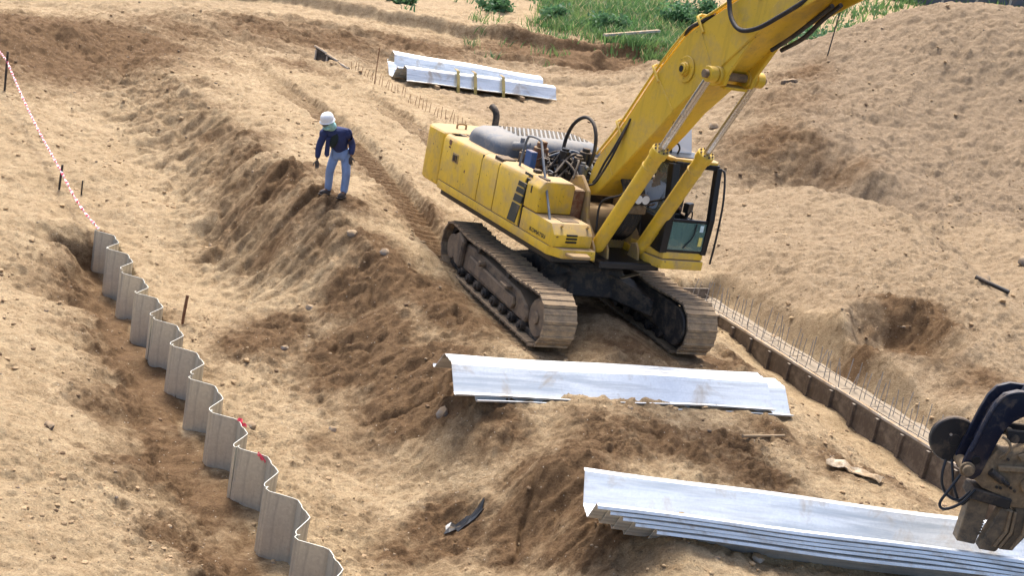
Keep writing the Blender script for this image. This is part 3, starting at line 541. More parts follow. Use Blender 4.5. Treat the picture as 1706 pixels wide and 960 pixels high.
# machinery housing: core boxes, then doors laid on
c = MB(); c.box((-2.93, -1.325, 1.495), (.18, -.72, 2.33)); c.build('right_housing', 'yellow_worn', ex, .03, **H)
c = MB(); c.box((-2.93, .72, 1.495), (-.05, 1.325, 2.33)); c.build('left_housing', 'yellow', ex, .05, 35, 2, **H)
for x0, x1, r in ((-2.925, -1.415, 2.352), (-1.395, -.80, 2.355), (-.78, .135, 2.375)):
    dr = MB()
    dr.prism([(-HW, 1.50), (-HW, r-.10), (-HW+.035, r-.03), (-HW+.11, r), (-.98, r), (-.98, r-.03), (-HW+.10, r-.04), (-HW+.045, r-.09), (-HW+.04, 1.50)], x0, x1, 'x')
    o = dr.build('side_door', 'yellow', ex, .008, 40, 1, **H)
    if x0 < -2:
        q = MB(); q.box((-2.50, -HW-.012, 1.93), (-2.26, -HW+.01, 2.10)); q.build('latch_plate', 'yellow_worn', o, .01)
        q = MB(); q.box((-2.45, -HW-.022, 1.96), (-2.36, -HW-.010, 2.07)); q.box((-2.33, -HW-.022, 1.955), (-2.30, -HW-.010, 2.075)); q.build('latch', 'black_clean', o, .003)
        q = MB(); q.cyl((-2.66, -HW-.004, 2.24), (-2.66, -HW+.01, 2.24), .055, 8); q.box((-2.70, -HW-.004, 2.14), (-2.62, -HW+.01, 2.17)); q.build('warning_mark', 'rust', o)
for xs in (-1.405, -.79, .165):
    v = MB(); v.box((xs-.012, -HW+.012, 1.50), (xs+.012, -HW+.06, 2.32)); v.build('seam', 'black_clean', ex, **H)
zs = [(2.395, 2.345), (2.325, 2.255), (2.232, 2.150), (2.125, 2.030), (2.000, 1.875), (1.845, 1.525)]
for k, (zt, zb) in enumerate(zs):
    v = MB(); fx = lambda z: -.215+(z-1.53)*.245
    q = [(fx(zb), zb), (fx(zb)+.265, zb), (fx(zt)+.265, zt), (fx(zt), zt)]
    v.prism(q, -HW-.012, -HW+.02, 'y')
    if k < 2: v = MB(); v.prism([(fx(zb), zb), (fx(zb)+.265, zb), (fx(zt)+.265, zt), (fx(zt), zt)], -HW-.006+.03*(2-k), -HW+.06, 'y')
    v.build('vent', 'stripe', ex, .004, **H)
bx = MB(); bx.prism([(-HW, 1.865), (-HW, 2.26), (-HW+.09, 2.39), (-.76, 2.39), (-.70, 2.32), (-.70, 1.865)], .20, .64, 'x'); o = bx.build('battery_box', 'yellow', ex, .035, 35, 3, **H)
q = MB(); q.box((.36, -HW-.006, 2.13), (.395, -HW+.01, 2.25)); q.build('lock_slot', 'black_clean', o, .003)
bx = MB(); bx.prism([(.20, 1.495), (1.285, 1.495), (1.30, 1.70), (1.16, 1.855), (.20, 1.855)], -HW, -.63, 'y'); tb = bx.build('tool_box', 'yellow', ex, .03, 35, 2, **H)
q = MB(); q.box((.76, -1.12, 1.851), (1.08, -.80, 1.866))
q.build('anti_slip_pad', 'black', tb, .003)
for k in range(3):
    q = MB(); q.box((1.275, -1.13, 1.575+k*.055), (1.312, -.93, 1.605+k*.055)); q.build('louvre', 'black_clean', tb, .004)
for y in (-1.2, -.72):
    q = MB(); q.cyl((1.20, y, 1.80), (1.25, y, 1.85), .02, 8); q.build('bolt', 'yellow_worn', tb)
def text_mesh(body, size, ext, mat, parent, M, name='lettering'):
    cu = bpy.data.curves.new(name, 'FONT'); cu.body = body; cu.size = size; cu.extrude = ext; cu.align_x = 'CENTER'; cu.align_y = 'CENTER'; cu.space_character = 1.05
    t = bpy.data.objects.new(name, cu); COL.objects.link(t); dg = bpy.context.evaluated_depsgraph_get()
    me = bpy.data.meshes.new_from_object(t.evaluated_get(dg)); bpy.data.objects.remove(t)
    me.transform(M); me.materials.clear()
    return link_mesh(name, me, mat, parent)
text_mesh('KOMATSU', .092, .003, 'decal', tb, Matrix.Translation((.80, -HW-.004, 1.585)) @ Matrix.Rotation(math.pi/2, 4, 'X') @ Matrix.Scale(1.15, 4, (1, 0, 0)))
hr = MB(); hr.tube(curve([(-.50, -1.15, 2.36), (-.46, -1.15, 2.62), (-.40, -1.15, 2.86), (-.30, -1.15, 2.92), (-.02, -1.15, 2.93), (.08, -1.15, 2.86), (.36, -1.2, 2.55), (.88, -1.27, 1.95), (1.10, -1.31, 1.68), (1.18, -1.32, 1.50)], 6), .021, 8)
hr.build('handrail', 'hood', ex, 0, 60, **H)

# engine hood lying across the back, with treads, exhaust, engine bay
def loft(rings, name, mat, parent, smooth=40, **kw):
    m = MB(); n = len(rings[0])
    vs = [v for g in rings for v in g]; fs = [(i*n+k, i*n+(k+1) % n, (i+1)*n+(k+1) % n, (i+1)*n+k) for i in range(len(rings)-1) for k in range(n)]
    fs += [tuple(range(n))[::-1], tuple((len(rings)-1)*n+k for k in range(n))]
    m.add(vs, fs); return m.build(name, mat, parent, 0, smooth, **kw)
rings = []
for y, g, zt in ((-1.12, .55, 2.50), (-1.10, .78, 2.56), (-1.02, .92, 2.61), (-.85, 1.0, 2.66), (-.3, 1.0, 2.68), (.5, 1.0, 2.68), (.95, .98, 2.66), (1.08, .8, 2.58)):
    xm, hx = -1.98, .66*g; ring = []
    for (u, v) in ((-1, 0), (-1, .5), (-.94, .75), (-.80, .93), (-.60, 1), (.6, 1), (.80, .93), (.94, .75), (1, .5), (1, 0)):
        ring.append((xm+u*hx, y, 2.30+(zt-2.30)*v))
    rings.append(ring)
hood = loft(rings, 'engine_hood', 'hood', ex, 50, **H)
tread = MB(); tread.add([(-.03, 0, 0), (.03, 0, 0), (.012, .012, .012), (-.012, .012, .012), (-.03, .03, 0), (.03, .03, 0)], [(0,1,2,3),(3,2,5,4),(0,3,4),(1,5,2)]); tmesh = tread.mesh('tread_stud')
tr = MB()
for i in range(9):
    for k in range(17):
        tr.cbox((-2.32+i*.085, -.62+k*.09+(i % 2)*.045, 2.682), (.05, .03, .010))
t = tr.build('tread_studs', 'stripe', hood); tag(t, kind='stuff')
dk = MB(); dk.box((-2.93, -1.28, 2.31), (-2.70, 1.2, 2.352)); dk.box((-2.70, -1.22, 2.31), (-1.1, -1.12, 2.348)); dk.build('top_deck', 'yellow_worn', ex, .01, **H)
gr = MB()
for k in range(14): gr.box((-2.90+k*.0, -1.1+k*.15, 2.353), (-2.72, -1.03+k*.15, 2.366))
gr.build('deck_grille', 'black', ex, .003, **H)
xp = MB(); xp.tube(curve([(-2.72, -.50, 2.34), (-2.72, -.50, 2.60), (-2.73, -.50, 2.78), (-2.78, -.52, 2.88), (-2.88, -.55, 2.93)], 6), .062, 14)
xp.build('exhaust_pipe', 'mud_dark', ex, 0, 50, **H)
eb = MB(); eb.box((-1.28, -.70, 1.40), (.10, .70, 2.14)); eb.build('engine_block', 'black', ex, .04, **H)
rs = random.Random(3)
for k in range(34):
    x, y = rs.uniform(-1.2, .12), rs.uniform(-.85, .3); s = rs.uniform(.05, .13)
    p = MB(); z0 = rs.uniform(2.20, 2.56)
    if k % 3 == 0: p.cyl((x, y, z0-.2), (x, y, z0+s*1.6), s*.8, 12); p.cyl((x, y, z0+s*1.6), (x, y, z0+s*1.6+.04), s*.55, 12)
    elif k % 3 == 1: p.cbox((x, y, z0), (s*2, s*1.6, s*2.6), Matrix.Rotation(rs.uniform(0, 1), 3, 'Z')); p.cyl((x-s, y, z0+s), (x+s*1.8, y+.03, z0+s), s*.35, 8)
    else: p.cyl((x-s, y-s, z0), (x+s, y+s, z0+.05), s*.75, 12); p.cyl((x, y, z0), (x, y, z0+s*1.7), s*.4, 8)
    p.build('valve_block', ('black', 'black', 'mud_dark', 'black_clean', 'hood')[k % 5], ex, .008, **H)
p = MB(); p.cyl((-.78, -.62, 2.3), (-.78, -.62, 2.66), .13, 16); p.cyl((-.78, -.62, 2.66), (-.78, -.62, 2.75), .09, 14); p.box((-.87, -.66, 2.74), (-.66, -.58, 2.78)); p.build('oil_filter', 'rust', ex, .012, 40, **H)
p = MB(); p.box((-.72, -.95, 2.33), (-.50, -.84, 2.62), None); p.build('filter_bracket', 'blue_part', ex, .01, **H)
p = MB(); p.cyl((-.12, -.15, 2.4), (-.12, -.15, 2.78), .11, 14); p.cyl((-.12, -.15, 2.78), (-.12, -.15, 2.84), .07, 12); p.build('breather', 'black', ex, .01, 40, **H)
for k in range(34):
    a = Vector((rs.uniform(-1.15, -.2), rs.uniform(-.8, .3), rs.uniform(2.15, 2.5))); b = Vector((rs.uniform(-.5, .35), rs.uniform(-.75, .1), rs.uniform(2.1, 2.5)))
    mid = (a+b)/2+Vector((rs.uniform(-.1, .1), rs.uniform(-.1, .1), rs.uniform(.05, .38)))
    p = MB(); p.tube(curve([a, mid, b], 8), rs.choice((.014, .02, .026)), 7); p.build('hydraulic_hose', 'hood' if k % 5 == 0 else 'rubber', ex, 0, 60, **H)
p = MB(); p.tube(curve([(-.86, -.12, 2.45), (-.87, -.12, 2.80), (-.72, -.12, 3.12), (-.42, -.12, 3.31), (-.14, -.12, 3.28), (.03, -.12, 3.08), (.07, -.12, 2.80), (.02, -.14, 2.55)], 8), .032, 9); p.build('hydraulic_hose', 'rubber', ex, 0, 60, **H)
p = MB(); p.box((-1.1, -1.30, 2.335), (-.80, -1.05, 2.40)); p.build('catch', 'black', ex, .01, **H)
p = MB(); p.box((-.1, -1.12, 2.375), (.02, -1.0, 2.43)); p.box((.30, -1.25, 2.392), (.60, -1.17, 2.415)); p.build('hinge', 'black', ex, .01, **H)

# centre frame that carries the boom foot
for y in (-.50, .44):
    p = MB(); p.prism([(-.35, 1.34), (1.15, 1.34), (1.22, 1.55), (.82, 1.86), (.70, 2.30), (.42, 2.50), (.14, 2.42), (-.05, 2.05), (-.30, 1.8)], y, y+.06, 'y'); p.build('boom_bracket', 'yellow_worn', ex, .015, **H)
p = MB(); p.prism([(-.2, 1.36), (.70, 1.36), (.70, 1.66), (.60, 1.84), (.45, 1.98), (-.1, 1.98)], -.425, .425, 'y'); p.build('centre_cover', 'yellow_worn', ex, .04, 35, 2, **H)
p = MB(); p.box((.70, -.62, 1.50), (.80, -.52, 1.72)); p.box((.2, -.72, 1.5), (.66, -.52, 2.30)); p.build('hose_duct', 'rust', ex, .02, **H)

# boom
UP = [(.34, 2.30), (.36, 2.58), (.46, 2.83), (.92, 3.40), (1.59, 4.43), (2.08, 5.06), (2.24, 5.20), (2.44, 5.33), (3.07, 5.74), (4.2, 6.60), (5.4, 7.30), (6.2, 7.52)]
LO = [(6.4, 7.25), (5.6, 6.90), (4.75, 6.36), (4.10, 5.76), (3.49, 5.20), (2.94, 4.66), (2.21, 3.98), (1.88, 3.58), (.87, 2.50), (.62, 2.24), (.48, 2.19)]
bmh = MB(); bmh.prism(UP+LO, -.30, .30, 'y'); boom = bmh.build('boom', 'yellow_boom', ex, .018, **H)
for s in (-1, 1):      # lugs for the cylinder pin and the doubling plate near the top
    q = MB(); q.prism([(2.80, 4.50), (2.96, 4.50), (3.20, 4.56), (3.24, 4.74), (3.62, 5.32), (2.90, 4.66)], s*.245-.03, s*.245+.03, 'y'); q.build('lug', 'yellow_boom', boom, .01)
    q = MB(); q.prism([(3.9, 5.78), (4.35, 6.20), (4.75, 6.40), (4.95, 6.38), (4.95, 6.12), (4.70, 5.98), (4.35, 5.78), (3.98, 5.60)], s*.30-.02 if s < 0 else .295, s*.30+.005 if s < 0 else .325, 'y'); q.build('lug', 'yellow_boom', boom, .008)
PIN = (3.06, 4.68)
q = MB(); q.cyl((PIN[0], -.56, PIN[1]), (PIN[0], .56, PIN[1]), .062, 18); q.build('pin', 'muddy_tan', boom, .004, 40)
for y0, y1 in ((-.34, -.20), (.20, .34)):
    q = MB(); q.cyl((PIN[0], y0, PIN[1]), (PIN[0], y1, PIN[1]), .125, 20); q.build('boss', 'yellow_boom', boom, .012, 40)
q = MB(); q.prism([(2.92, 4.52), (3.16, 4.50), (3.17, 4.54), (2.93, 4.56)], -.20, .20, 'y'); q.build('tie_plate', 'yellow_boom', boom, .004)
q = MB()
for k in range(24):
    a, b = 2*math.pi*k/24, 2*math.pi*(k+1)/24
cx, cz = 2.30, 4.62
q.cyl((cx, -.305, cz), (cx, -.325, cz), .20, 26); q.cyl((cx, -.325, cz), (cx, -.37, cz), .105, 22); q.cyl((cx, -.37, cz), (cx, -.40, cz), .085, 22); o = q.build('pivot_boss', 'yellow_boom', boom, .008, 40)
q = MB(); q.cyl((cx, -.392, cz), (cx, -.4035, cz), .05, 16); q.build('bore', 'black_clean', o)
for (a, b) in (((1.62, 4.38), (2.18, 3.98)), ((2.40, 5.26), (2.92, 4.70)), ((.62, 2.98), (1.0, 2.66))):
    q = MB(); q.tube([(a[0], -.302, a[1]), (b[0], -.302, b[1])], .012, 6); q.build('weld_seam', 'yellow_boom', boom, 0, 60)
for dy, off in ((-.29, .05), (-.21, .06), (.10, .05), (.2, .05)):
    pth = []
    for i, (x, z) in enumerate(UP[2:10]): pth.append((x-.055, dy, z+off-.01))
    q = MB(); q.tube(curve(pth, 5), .022, 7); q.build('boom_pipe', 'yellow_boom', boom, 0, 60)
for i, (x, z) in enumerate(((.93, 3.42), (1.59, 4.43), (2.42, 5.32), (3.5, 5.98))):
    q = MB(); q.tube([(x+.10, -.315, z-.12), (x-.03, -.325, z+.01), (x-.09, -.33, z+.08), (x-.10, -.27, z+.11), (x-.10, .27, z+.11), (x-.05, .315, z+.04)], .024, 7); q.build('pipe_clamp', 'yellow_boom', boom, 0, 60)
def hose(pts, r=.03, mat='rubber', parent=boom, name='hydraulic_hose', n=8):
    q = MB(); q.tube(curve(pts, 8), r, n); return q.build(name, mat, parent, 0, 60)
hose([(2.92, -.42, 6.1), (3.05, -.40, 5.74), (3.22, -.42, 5.50), (3.48, -.43, 5.38), (3.82, -.42, 5.46), (4.20, -.38, 5.70), (4.55, -.3, 5.98)], .034)
hose([(3.60, .10, 5.18), (3.95, .10, 5.42), (4.35, .05, 5.70), (4.7, 0, 5.95)], .034)
hose([(3.64, .24, 5.20), (4.05, .22, 5.44), (4.40, .15, 5.72), (4.75, .1, 5.98)], .034)
hose([(.55, -.34, 2.42), (.72, -.40, 2.55), (.86, -.41, 2.82), (.98, -.38, 3.08), (1.1, -.30, 3.50)], .019)
hose([(.48, -.36, 2.35), (.74, -.43, 2.46), (.95, -.43, 2.78), (1.03, -.38, 3.06), (1.16, -.30, 3.62)], .019)
hose([(2.02, -.27, 5.1), (2.2, -.29, 5.24), (2.40, -.29, 5.34), (2.6, -.25, 5.50)], .032)
# boom tip: arm stub and its cylinder, just above the picture
q = MB(); q.prism([(5.85, 7.15), (6.25, 7.0), (6.65, 7.3), (8.3, 8.6), (8.1, 8.9), (6.2, 7.9), (5.75, 7.6)], -.22, .22, 'y'); q.build('arm', 'yellow_boom', ex, .02, **H)
q = MB(); q.cyl((3.2, 0, 6.30), (4.9, 0, 7.40), .11, 16); q.cyl((4.9, 0, 7.40), (5.95, 0, 7.8), .055, 12); q.build('arm_cylinder', 'yellow_boom', ex, .01, 40, **H)
# boom cylinders
for y in (-.43, .43):
    a = Vector((1.16, y, 1.50)); t = Vector((PIN[0], y, PIN[1])); dv = (t-a).normalized(); b = a+dv*2.16
    q = MB(); q.cyl(a-dv*.0, b, .118, 24); q.cyl(b-dv*.10, b+dv*.04, .140, 24); q.cyl(a-dv*.03, a+dv*.10, .105, 20); q.cyl(a+dv*1.80, a+dv*1.84, .130, 20)
    cyl = q.build('boom_cylinder', 'yellow_boom', ex, .01, 40, **H)
    q = MB(); q.cyl(b+dv*.02, t-dv*.08, .058, 18); q.build('piston_rod', 'chrome', cyl, 0, 40)
    q = MB(); q.cyl(t+Vector((0, -.07, 0)), t+Vector((0, .07, 0)), .115, 20); q.cyl((t.x, y-.085, t.z), (t.x, y+.085, t.z), .062, 14); q.build('rod_eye', 'yellow_boom', cyl, .008, 40)
    q = MB()
    for k in range(8):
        an = 2*math.pi*k/8; u = dv.orthogonal().normalized(); v = dv.cross(u); pp = b+dv*.04+(u*math.cos(an)+v*math.sin(an))*.105
        q.cyl(pp, pp+dv*.03, .016, 6)
    q.build('gland_bolts', 'muddy_tan', cyl)
    for dy in (-.13, .13):
        q = MB(); q.prism([(1.02, 1.30), (1.36, 1.30), (1.30, 1.52), (1.20, 1.62), (1.08, 1.58)], y+dy-.02, y+dy+.02, 'y'); q.build('cylinder_lug', 'yellow_worn', ex, .008, **H)
    hose([a+Vector((-.14, .02, .2)), a+Vector((-.16, .02, .7)), a+dv*1.1+Vector((-.15, 0, .06)), a+dv*1.6+Vector((-.14, 0, .06))], .018, parent=cyl)
for k in range(11):
    y = -.26+k*.055
    hose([(.78, y, 1.55), (1.05, y*.9, 1.75), (1.16, y*.8+.05, 2.1), (1.10, y*.7+.1, 2.42), (.95, y*.6+.08, 2.6)], .026, 'black' if k % 2 else 'rubber', ex).rotation_euler = (0, 0, SWING)
for y in (.08, .22):
    q = MB(); q.cyl((1.22, y, 2.36), (1.30, y, 2.36), .085, 16); q.cyl((1.13, y, 2.36), (1.22, y, 2.36), .05, 12); o = q.build('work_lamp', 'black', ex, .006, 40, **H)
    q = MB(); q.cyl((1.302, y, 2.36), (1.31, y, 2.36), .072, 16); q.build('lens', 'lamp_glass', o)
q = MB(); q.cyl((1.0, .15, 2.18), (1.28, .15, 2.22), .06, 10); q.box((1.0, -.02, 2.1), (1.25, .32, 2.24)); q.build('valve_cluster', 'muddy_tan', ex, .02, **H)

# cab: base, posts, roof, panes, door, inside
CX0, CX1, CY0, CY1 = .02, 1.70, .40, 1.375
cab = MB(); cab.prism([(CX0, CY0+.06), (1.38, CY0), (CX1, CY0+.10), (CX1+.03, CY1-.06), (1.6, CY1), (CX0, CY1)], 1.335, 1.49, 'z'); cab.prism([(CX0+.02, CY0+.07), (1.36, CY0+.02), (CX1-.03, CY0+.12), (CX1, CY1-.08), (1.58, CY1-.02), (CX0+.02, CY1-.02)], 1.50, 1.62, 'z')
cab = cab.build('cab', 'yellow', ex, .025, 35, 2, **H)
def beam(pts, a, mat='black_clean', name='cab_post', parent=cab, sq=True):
    q = MB(); q.tube(pts, a, 4 if sq else 8); return q.build(name, mat, parent, .008)
ZB, ZT = 1.60, 3.04
beam([(1.60, CY0+.11, ZB), (1.61, CY0+.10, 2.2), (1.48, CY0+.09, ZT)], .10)
beam([(1.67, CY1-.09, ZB), (1.69, CY1-.08, 2.2), (1.58, CY1-.08, ZT)], .075)
beam([(.08, CY0+.09, ZB), (.08, CY0+.09, ZT)], .07); beam([(.08, CY1-.07, ZB), (.08, CY1-.07, ZT)], .07)
beam([(.80, CY1-.06, ZB), (.80, CY1-.06, ZT)], .05)
beam([(1.50, CY0+.09, ZT), (1.58, CY1-.08, ZT)], .06); beam([(.08, CY0+.09, ZT), (1.50, CY0+.09, ZT)], .055); beam([(.08, CY1-.07, ZT), (1.58, CY1-.08, ZT)], .055); beam([(.08, CY0+.09, ZT), (.08, CY1-.07, ZT)], .055)
beam([(1.64, CY0+.11, 2.15), (1.69, CY1-.09, 2.15)], .035); beam([(1.64, CY0+.11, 1.65), (1.68, CY1-.09, 1.65)], .035)
q = MB(); q.prism([(CX0, CY0+.03), (1.42, CY0+.02), (1.52, CY0+.08), (1.60, CY1-.12), (1.50, CY1-.02), (CX0, CY1-.02)], 3.06, 3.13, 'z'); q.build('roof', 'yellow', cab, .03, 35, 2)
q = MB(); q.box((.95, CY0+.12, 3.105), (1.46, CY1-.14, 3.145)); q.build('roof_panel', 'black_clean', cab, .01)
q = MB(); q.cbox((1.02, .80, 3.34), (.02, .56, .42), Matrix.Rotation(-.35, 3, 'Y')); q.build('roof_hatch', 'pane_hatch', cab, .006)
q = MB(); q.tube(curve([(1.15, .62, 3.14), (1.17, .60, 3.27), (1.22, .66, 3.31), (1.25, .70, 3.24), (1.22, .7, 3.14)], 6), .016, 7); q.build('hatch_handle', 'black_clean', cab, 0, 60)
q = MB(); q.add([(1.675, CY0+.17, 1.665), (1.715, CY1-.15, 1.665), (1.715, CY1-.15, 2.125), (1.675, CY0+.17, 2.125)], [(0, 1, 2, 3)]); me = q.mesh('windscreen'); o = link_mesh('lower_windscreen', me, 'pane_tinted', cab); sm = o.modifiers.new('s', 'SOLIDIFY'); sm.thickness = .008
q = MB(); q.box((1.722, 1.12, 1.75), (1.727, 1.19, 1.90)); q.build('sticker', 'yellow_label', cab)
q = MB(); q.box((1.722, 1.10, 1.99), (1.727, 1.17, 2.10)); q.build('sticker', 'pale_label', cab)
q = MB(); q.box((.14, CY0+.085, 1.66), (1.55, CY0+.095, 2.98)); q.build('side_pane', 'pane_clear', cab)
q = MB(); q.box((.84, CY1-.065, 2.1), (1.58, CY1-.055, 2.98)); q.build('door_pane', 'pane_clear', cab)
q = MB(); q.box((.12, CY0+.05, 1.60), (1.56, CY0+.10, 2.12)); q.build('side_panel', 'black_clean', cab, .01)
q = MB(); q.box((.84, CY1-.08, 1.60), (1.62, CY1-.04, 2.08)); q.box((.10, CY1-.08, 1.60), (.78, CY1-.04, 2.98)); o = q.build('door', 'black', cab, .01)
q = MB(); q.tube([(1.05, CY1, 2.0), (1.25, CY1, 2.0)], .015, 6); q.build('door_handle', 'black_clean', o)
q = MB(); q.box((.05, CY0+.08, 2.0), (.075, CY1-.08, 2.98)); q.build('rear_pane', 'pane_clear', cab)
q = MB(); q.tube(curve([(1.80, CY1+.02, 1.48), (1.80, CY1+.03, 1.9), (1.77, CY1+.03, 2.5), (1.66, CY1+.02, 2.95), (1.60, CY1-.02, 3.02)], 6), .018, 7); q.build('grab_rail', 'black_clean', cab, 0, 60)
q = MB(); q.tube(curve([(1.45, 1.10, 2.10), (1.5, 1.05, 2.25), (1.54, .98, 2.28), (1.53, .92, 2.16)], 6), .012, 6); q.build('control_lever', 'black_clean', cab, 0, 60)
for y in (.75, 1.05):
    q = MB(); q.tube([(1.30, y, 1.64), (1.42, y, 2.05)], .016, 6); q.cbox((1.43, y, 2.08), (.05, .05, .10)); q.build('travel_lever', 'black_clean', cab)
q = MB(); q.tube(curve([(1.70, .85, 1.70), (1.73, .98, 1.9), (1.72, 1.02, 2.12)], 5), .012, 6); q.build('wiper', 'black_clean', cab)
q = MB(); q.cbox((1.36, 1.05, 2.30), (.10, .20, .16), Matrix.Rotation(.5, 3, 'Z')); q.tube([(1.34, 1.05, 1.64), (1.36, 1.05, 2.25)], .03, 8); q.build('monitor', 'black_clean', cab, .012)
q = MB(); q.cbox((.55, .88, 1.86), (.52, .50, .16)); q.cbox((.28, .88, 2.22), (.14, .48, .62), Matrix.Rotation(-.18, 3, 'Y')); q.cbox((.5, .88, 1.70), (.36, .36, .2)); q.build('operator_seat', 'seat', cab, .05, 40, 2)
for y in (.58, 1.18):
    q = MB(); q.cbox((.70, y, 1.98), (.50, .14, .20)); q.tube([(.88, y, 2.06), (.93, y, 2.24)], .02, 8); q.build('console', 'black_clean', cab, .02)

# ------------------------------------------------------------------ sheet piles
def ribbon(prof, t):
    """closed outline of a bent plate t thick, from its centre line"""
    P = [Vector((a, b, 0)) for a, b in prof]; up = []; dn = []
    for i, p in enumerate(P):
        d = (P[min(i+1, len(P)-1)]-P[max(i-1, 0)]).normalized(); n = Vector((-d.y, d.x, 0))*t/2
        up.append((p+n)[:2]); dn.append((p-n)[:2])
    return up, dn
def plate(prof, t, L, axis, nseg=1, warp=None):
    up, dn = ribbon(prof, t); n = len(up); m = MB(); ring = up+dn[::-1]; k = len(ring); vs = []
    for i in range(nseg+1):
        s = L*i/nseg
        for (a, b) in ring:
            v = (s, a, b) if axis == 'x' else (a, b, s)
            vs.append(warp(v) if warp else v)
    fs = [(i*k+j, i*k+(j+1) % k, (i+1)*k+(j+1) % k, (i+1)*k+j) for i in range(nseg) for j in range(k)]
    for base in (0, nseg*k):
        for j in range(n-1): fs.append((base+j, base+j+1, base+k-2-j, base+k-1-j))
    m.add(vs, fs); return m
wall = empty('sheet_pile_wall', (WALL_A[0], WALL_A[1], WALL_TOP), math.atan2(WALL_U[1], WALL_U[0]))
tag(wall, 'zigzag retaining wall of driven grey steel sheet piles in the left trench', 'retaining wall')
rw = random.Random(5)
PB = [(-.012, .03), (0, .012), (.025, -.008), (.06, .0)]+PROF[2:-2]+[(1.15, -.002), (1.19, -.004), (1.212, .012), (1.20, .034)]
pile_mesh = plate(PB, .008, 2.3, 'z').mesh('sheet_pile', 0, 12)
for k in range(WALL_N):
    o = link_mesh('sheet_pile', pile_mesh, 'zinc_dull', wall, (k*WALL_PITCH, 0, -2.3+rw.uniform(-.035, .03)), (rw.uniform(-.012, .012), rw.uniform(-.012, .012), 0))
# lying sheets: x along, y across, z up
LP = [(0, .03), (.012, .005), (.04, .0), (.075, .012), (.30, .27), (.335, .29), (.40, .282), (.44, .292), (.50, .282), (.565, .29), (.60, .27), (.825, .012), (.86, 0), (.888, .005), (.90, .03)]
def lying(name, loc, az, hat, label, group, sc=(1, 1, 1), L=5.4, slope=0, roll=0, mat='zinc', kink=0):
    prof = [(a*sc[1], b*sc[2]) if hat else (a*sc[1], (.30-b)*sc[2]) for a, b in LP]
    rk = random.Random(int(loc[0]*100)); a0, a1 = rk.uniform(-.012, .012), rk.uniform(.5, 2)
    m = plate(prof, .012, L, 'x', 14, lambda v: (v[0], v[1], v[2]+a0*math.sin(v[0]*a1)+.008*math.sin(v[0]*2.1+v[1]*3)))
    o = m.build(name, mat, None, 0, 12)
    o.location = loc; o.rotation_euler = (roll, -slope, az)
    return tag(o, label, 'sheet pile', group)
MS = dict(sc=(1, 1.25, 1.14), L=5.08); G2 = 'two sheet piles lying below the excavator'
lying('sheet_pile', (-.47, 16.80, .0), R(22.6), True, 'upper of two shiny galvanized sheet piles lying hat side up below the excavator', G2, slope=.0, **MS)
lying('sheet_pile', (-.17, 16.89, -.065), R(22.6), True, 'under sheet pile peeking out below the bright one in front of the tracks', G2, slope=.0, **MS)
G5 = 'stack of nested sheet piles in the foreground'
lab = ['bottommost galvanized sheet pile of the nested foreground stack', 'second galvanized sheet pile from the bottom of the foreground stack', 'middle galvanized sheet pile of the nested foreground stack',
       'second galvanized sheet pile from the top of the foreground stack', 'topmost sheet pile of the foreground stack, its bright trough open to the sky']
for k in range(5):
    lying('sheet_pile', (1.36+.15*(4-k)+(.10 if k == 0 else 0), 13.14+.026*(4-k), -.10+k*.052), R(8.6+(k-2)*.12), False, lab[k], G5, sc=(1, 1.12, 1.12))
G3 = 'bundles of sheet piles far behind the excavator'
zf = .60
lying('sheet_pile', (-5.05, 42.55, zf+.30), R(21), True, 'rear spangled sheet pile of the far bundle, lying askew behind the strapped one', G3, slope=-.02, roll=.12, sc=(1, 1.3, 1.5), L=5.2)
lying('sheet_pile', (-4.85, 41.75, zf+.12), R(27.5), False, 'open bright sheet pile trough in the far bundle, under the yellow straps', G3, sc=(1, 1.2, 1.3), L=5.2)
lying('sheet_pile', (-4.45, 41.35, zf+.18), R(27), True, 'front strapped sheet pile of the far bundle with dark gap beneath', G3, sc=(1, .9, 1.25), roll=.1, L=5.3)
ca, sa = math.cos(R(27)), math.sin(R(27))
for k, s in enumerate((1.75, 2.35, 3.35)):
    q = MB(); bx_, by_ = -4.45+s*ca, 41.35+s*sa
    pts = [(bx_+.02, by_-.06, .55), (bx_-.02, by_-.05, .86), (bx_-.12, by_+.20, 1.28), (bx_-.24, by_+.50, 1.30)]
    for a, b in zip(pts, pts[1:]):
        a, b = Vector(a), Vector(b); u = Vector((ca, sa, 0))*.05
        q.add([a-u, a+u, b+u, b-u, a-u+Vector((.01, -.02, .01)), a+u+Vector((.01, -.02, .01)), b+u+Vector((.01, -.02, .01)), b-u+Vector((.01, -.02, .01))], [(0,3,2,1),(4,5,6,7),(0,1,5,4),(1,2,6,5),(2,3,7,6),(3,0,4,7)])
    tag(q.build('lifting_strap', 'strap'), ('leftmost', 'middle', 'rightmost')[k]+' yellow webbing strap around the far sheet pile bundle', 'strap', 'straps on the far bundle')
for k, s in enumerate((.9, 3.9)):
    q = MB(); x, y = -4.5+s*ca, 41.4+s*sa; q.cbox((x-.15, y+.5, gz(x, y)+.04), (.12, 1.6, .12), Matrix.Rotation(R(27), 3, 'Z'))
    tag(q.build('timber_bearer', 'timber', None, .01), ('left', 'right')[k]+' timber bearer under the far sheet pile bundle', 'timber', 'bearers of the far bundle')

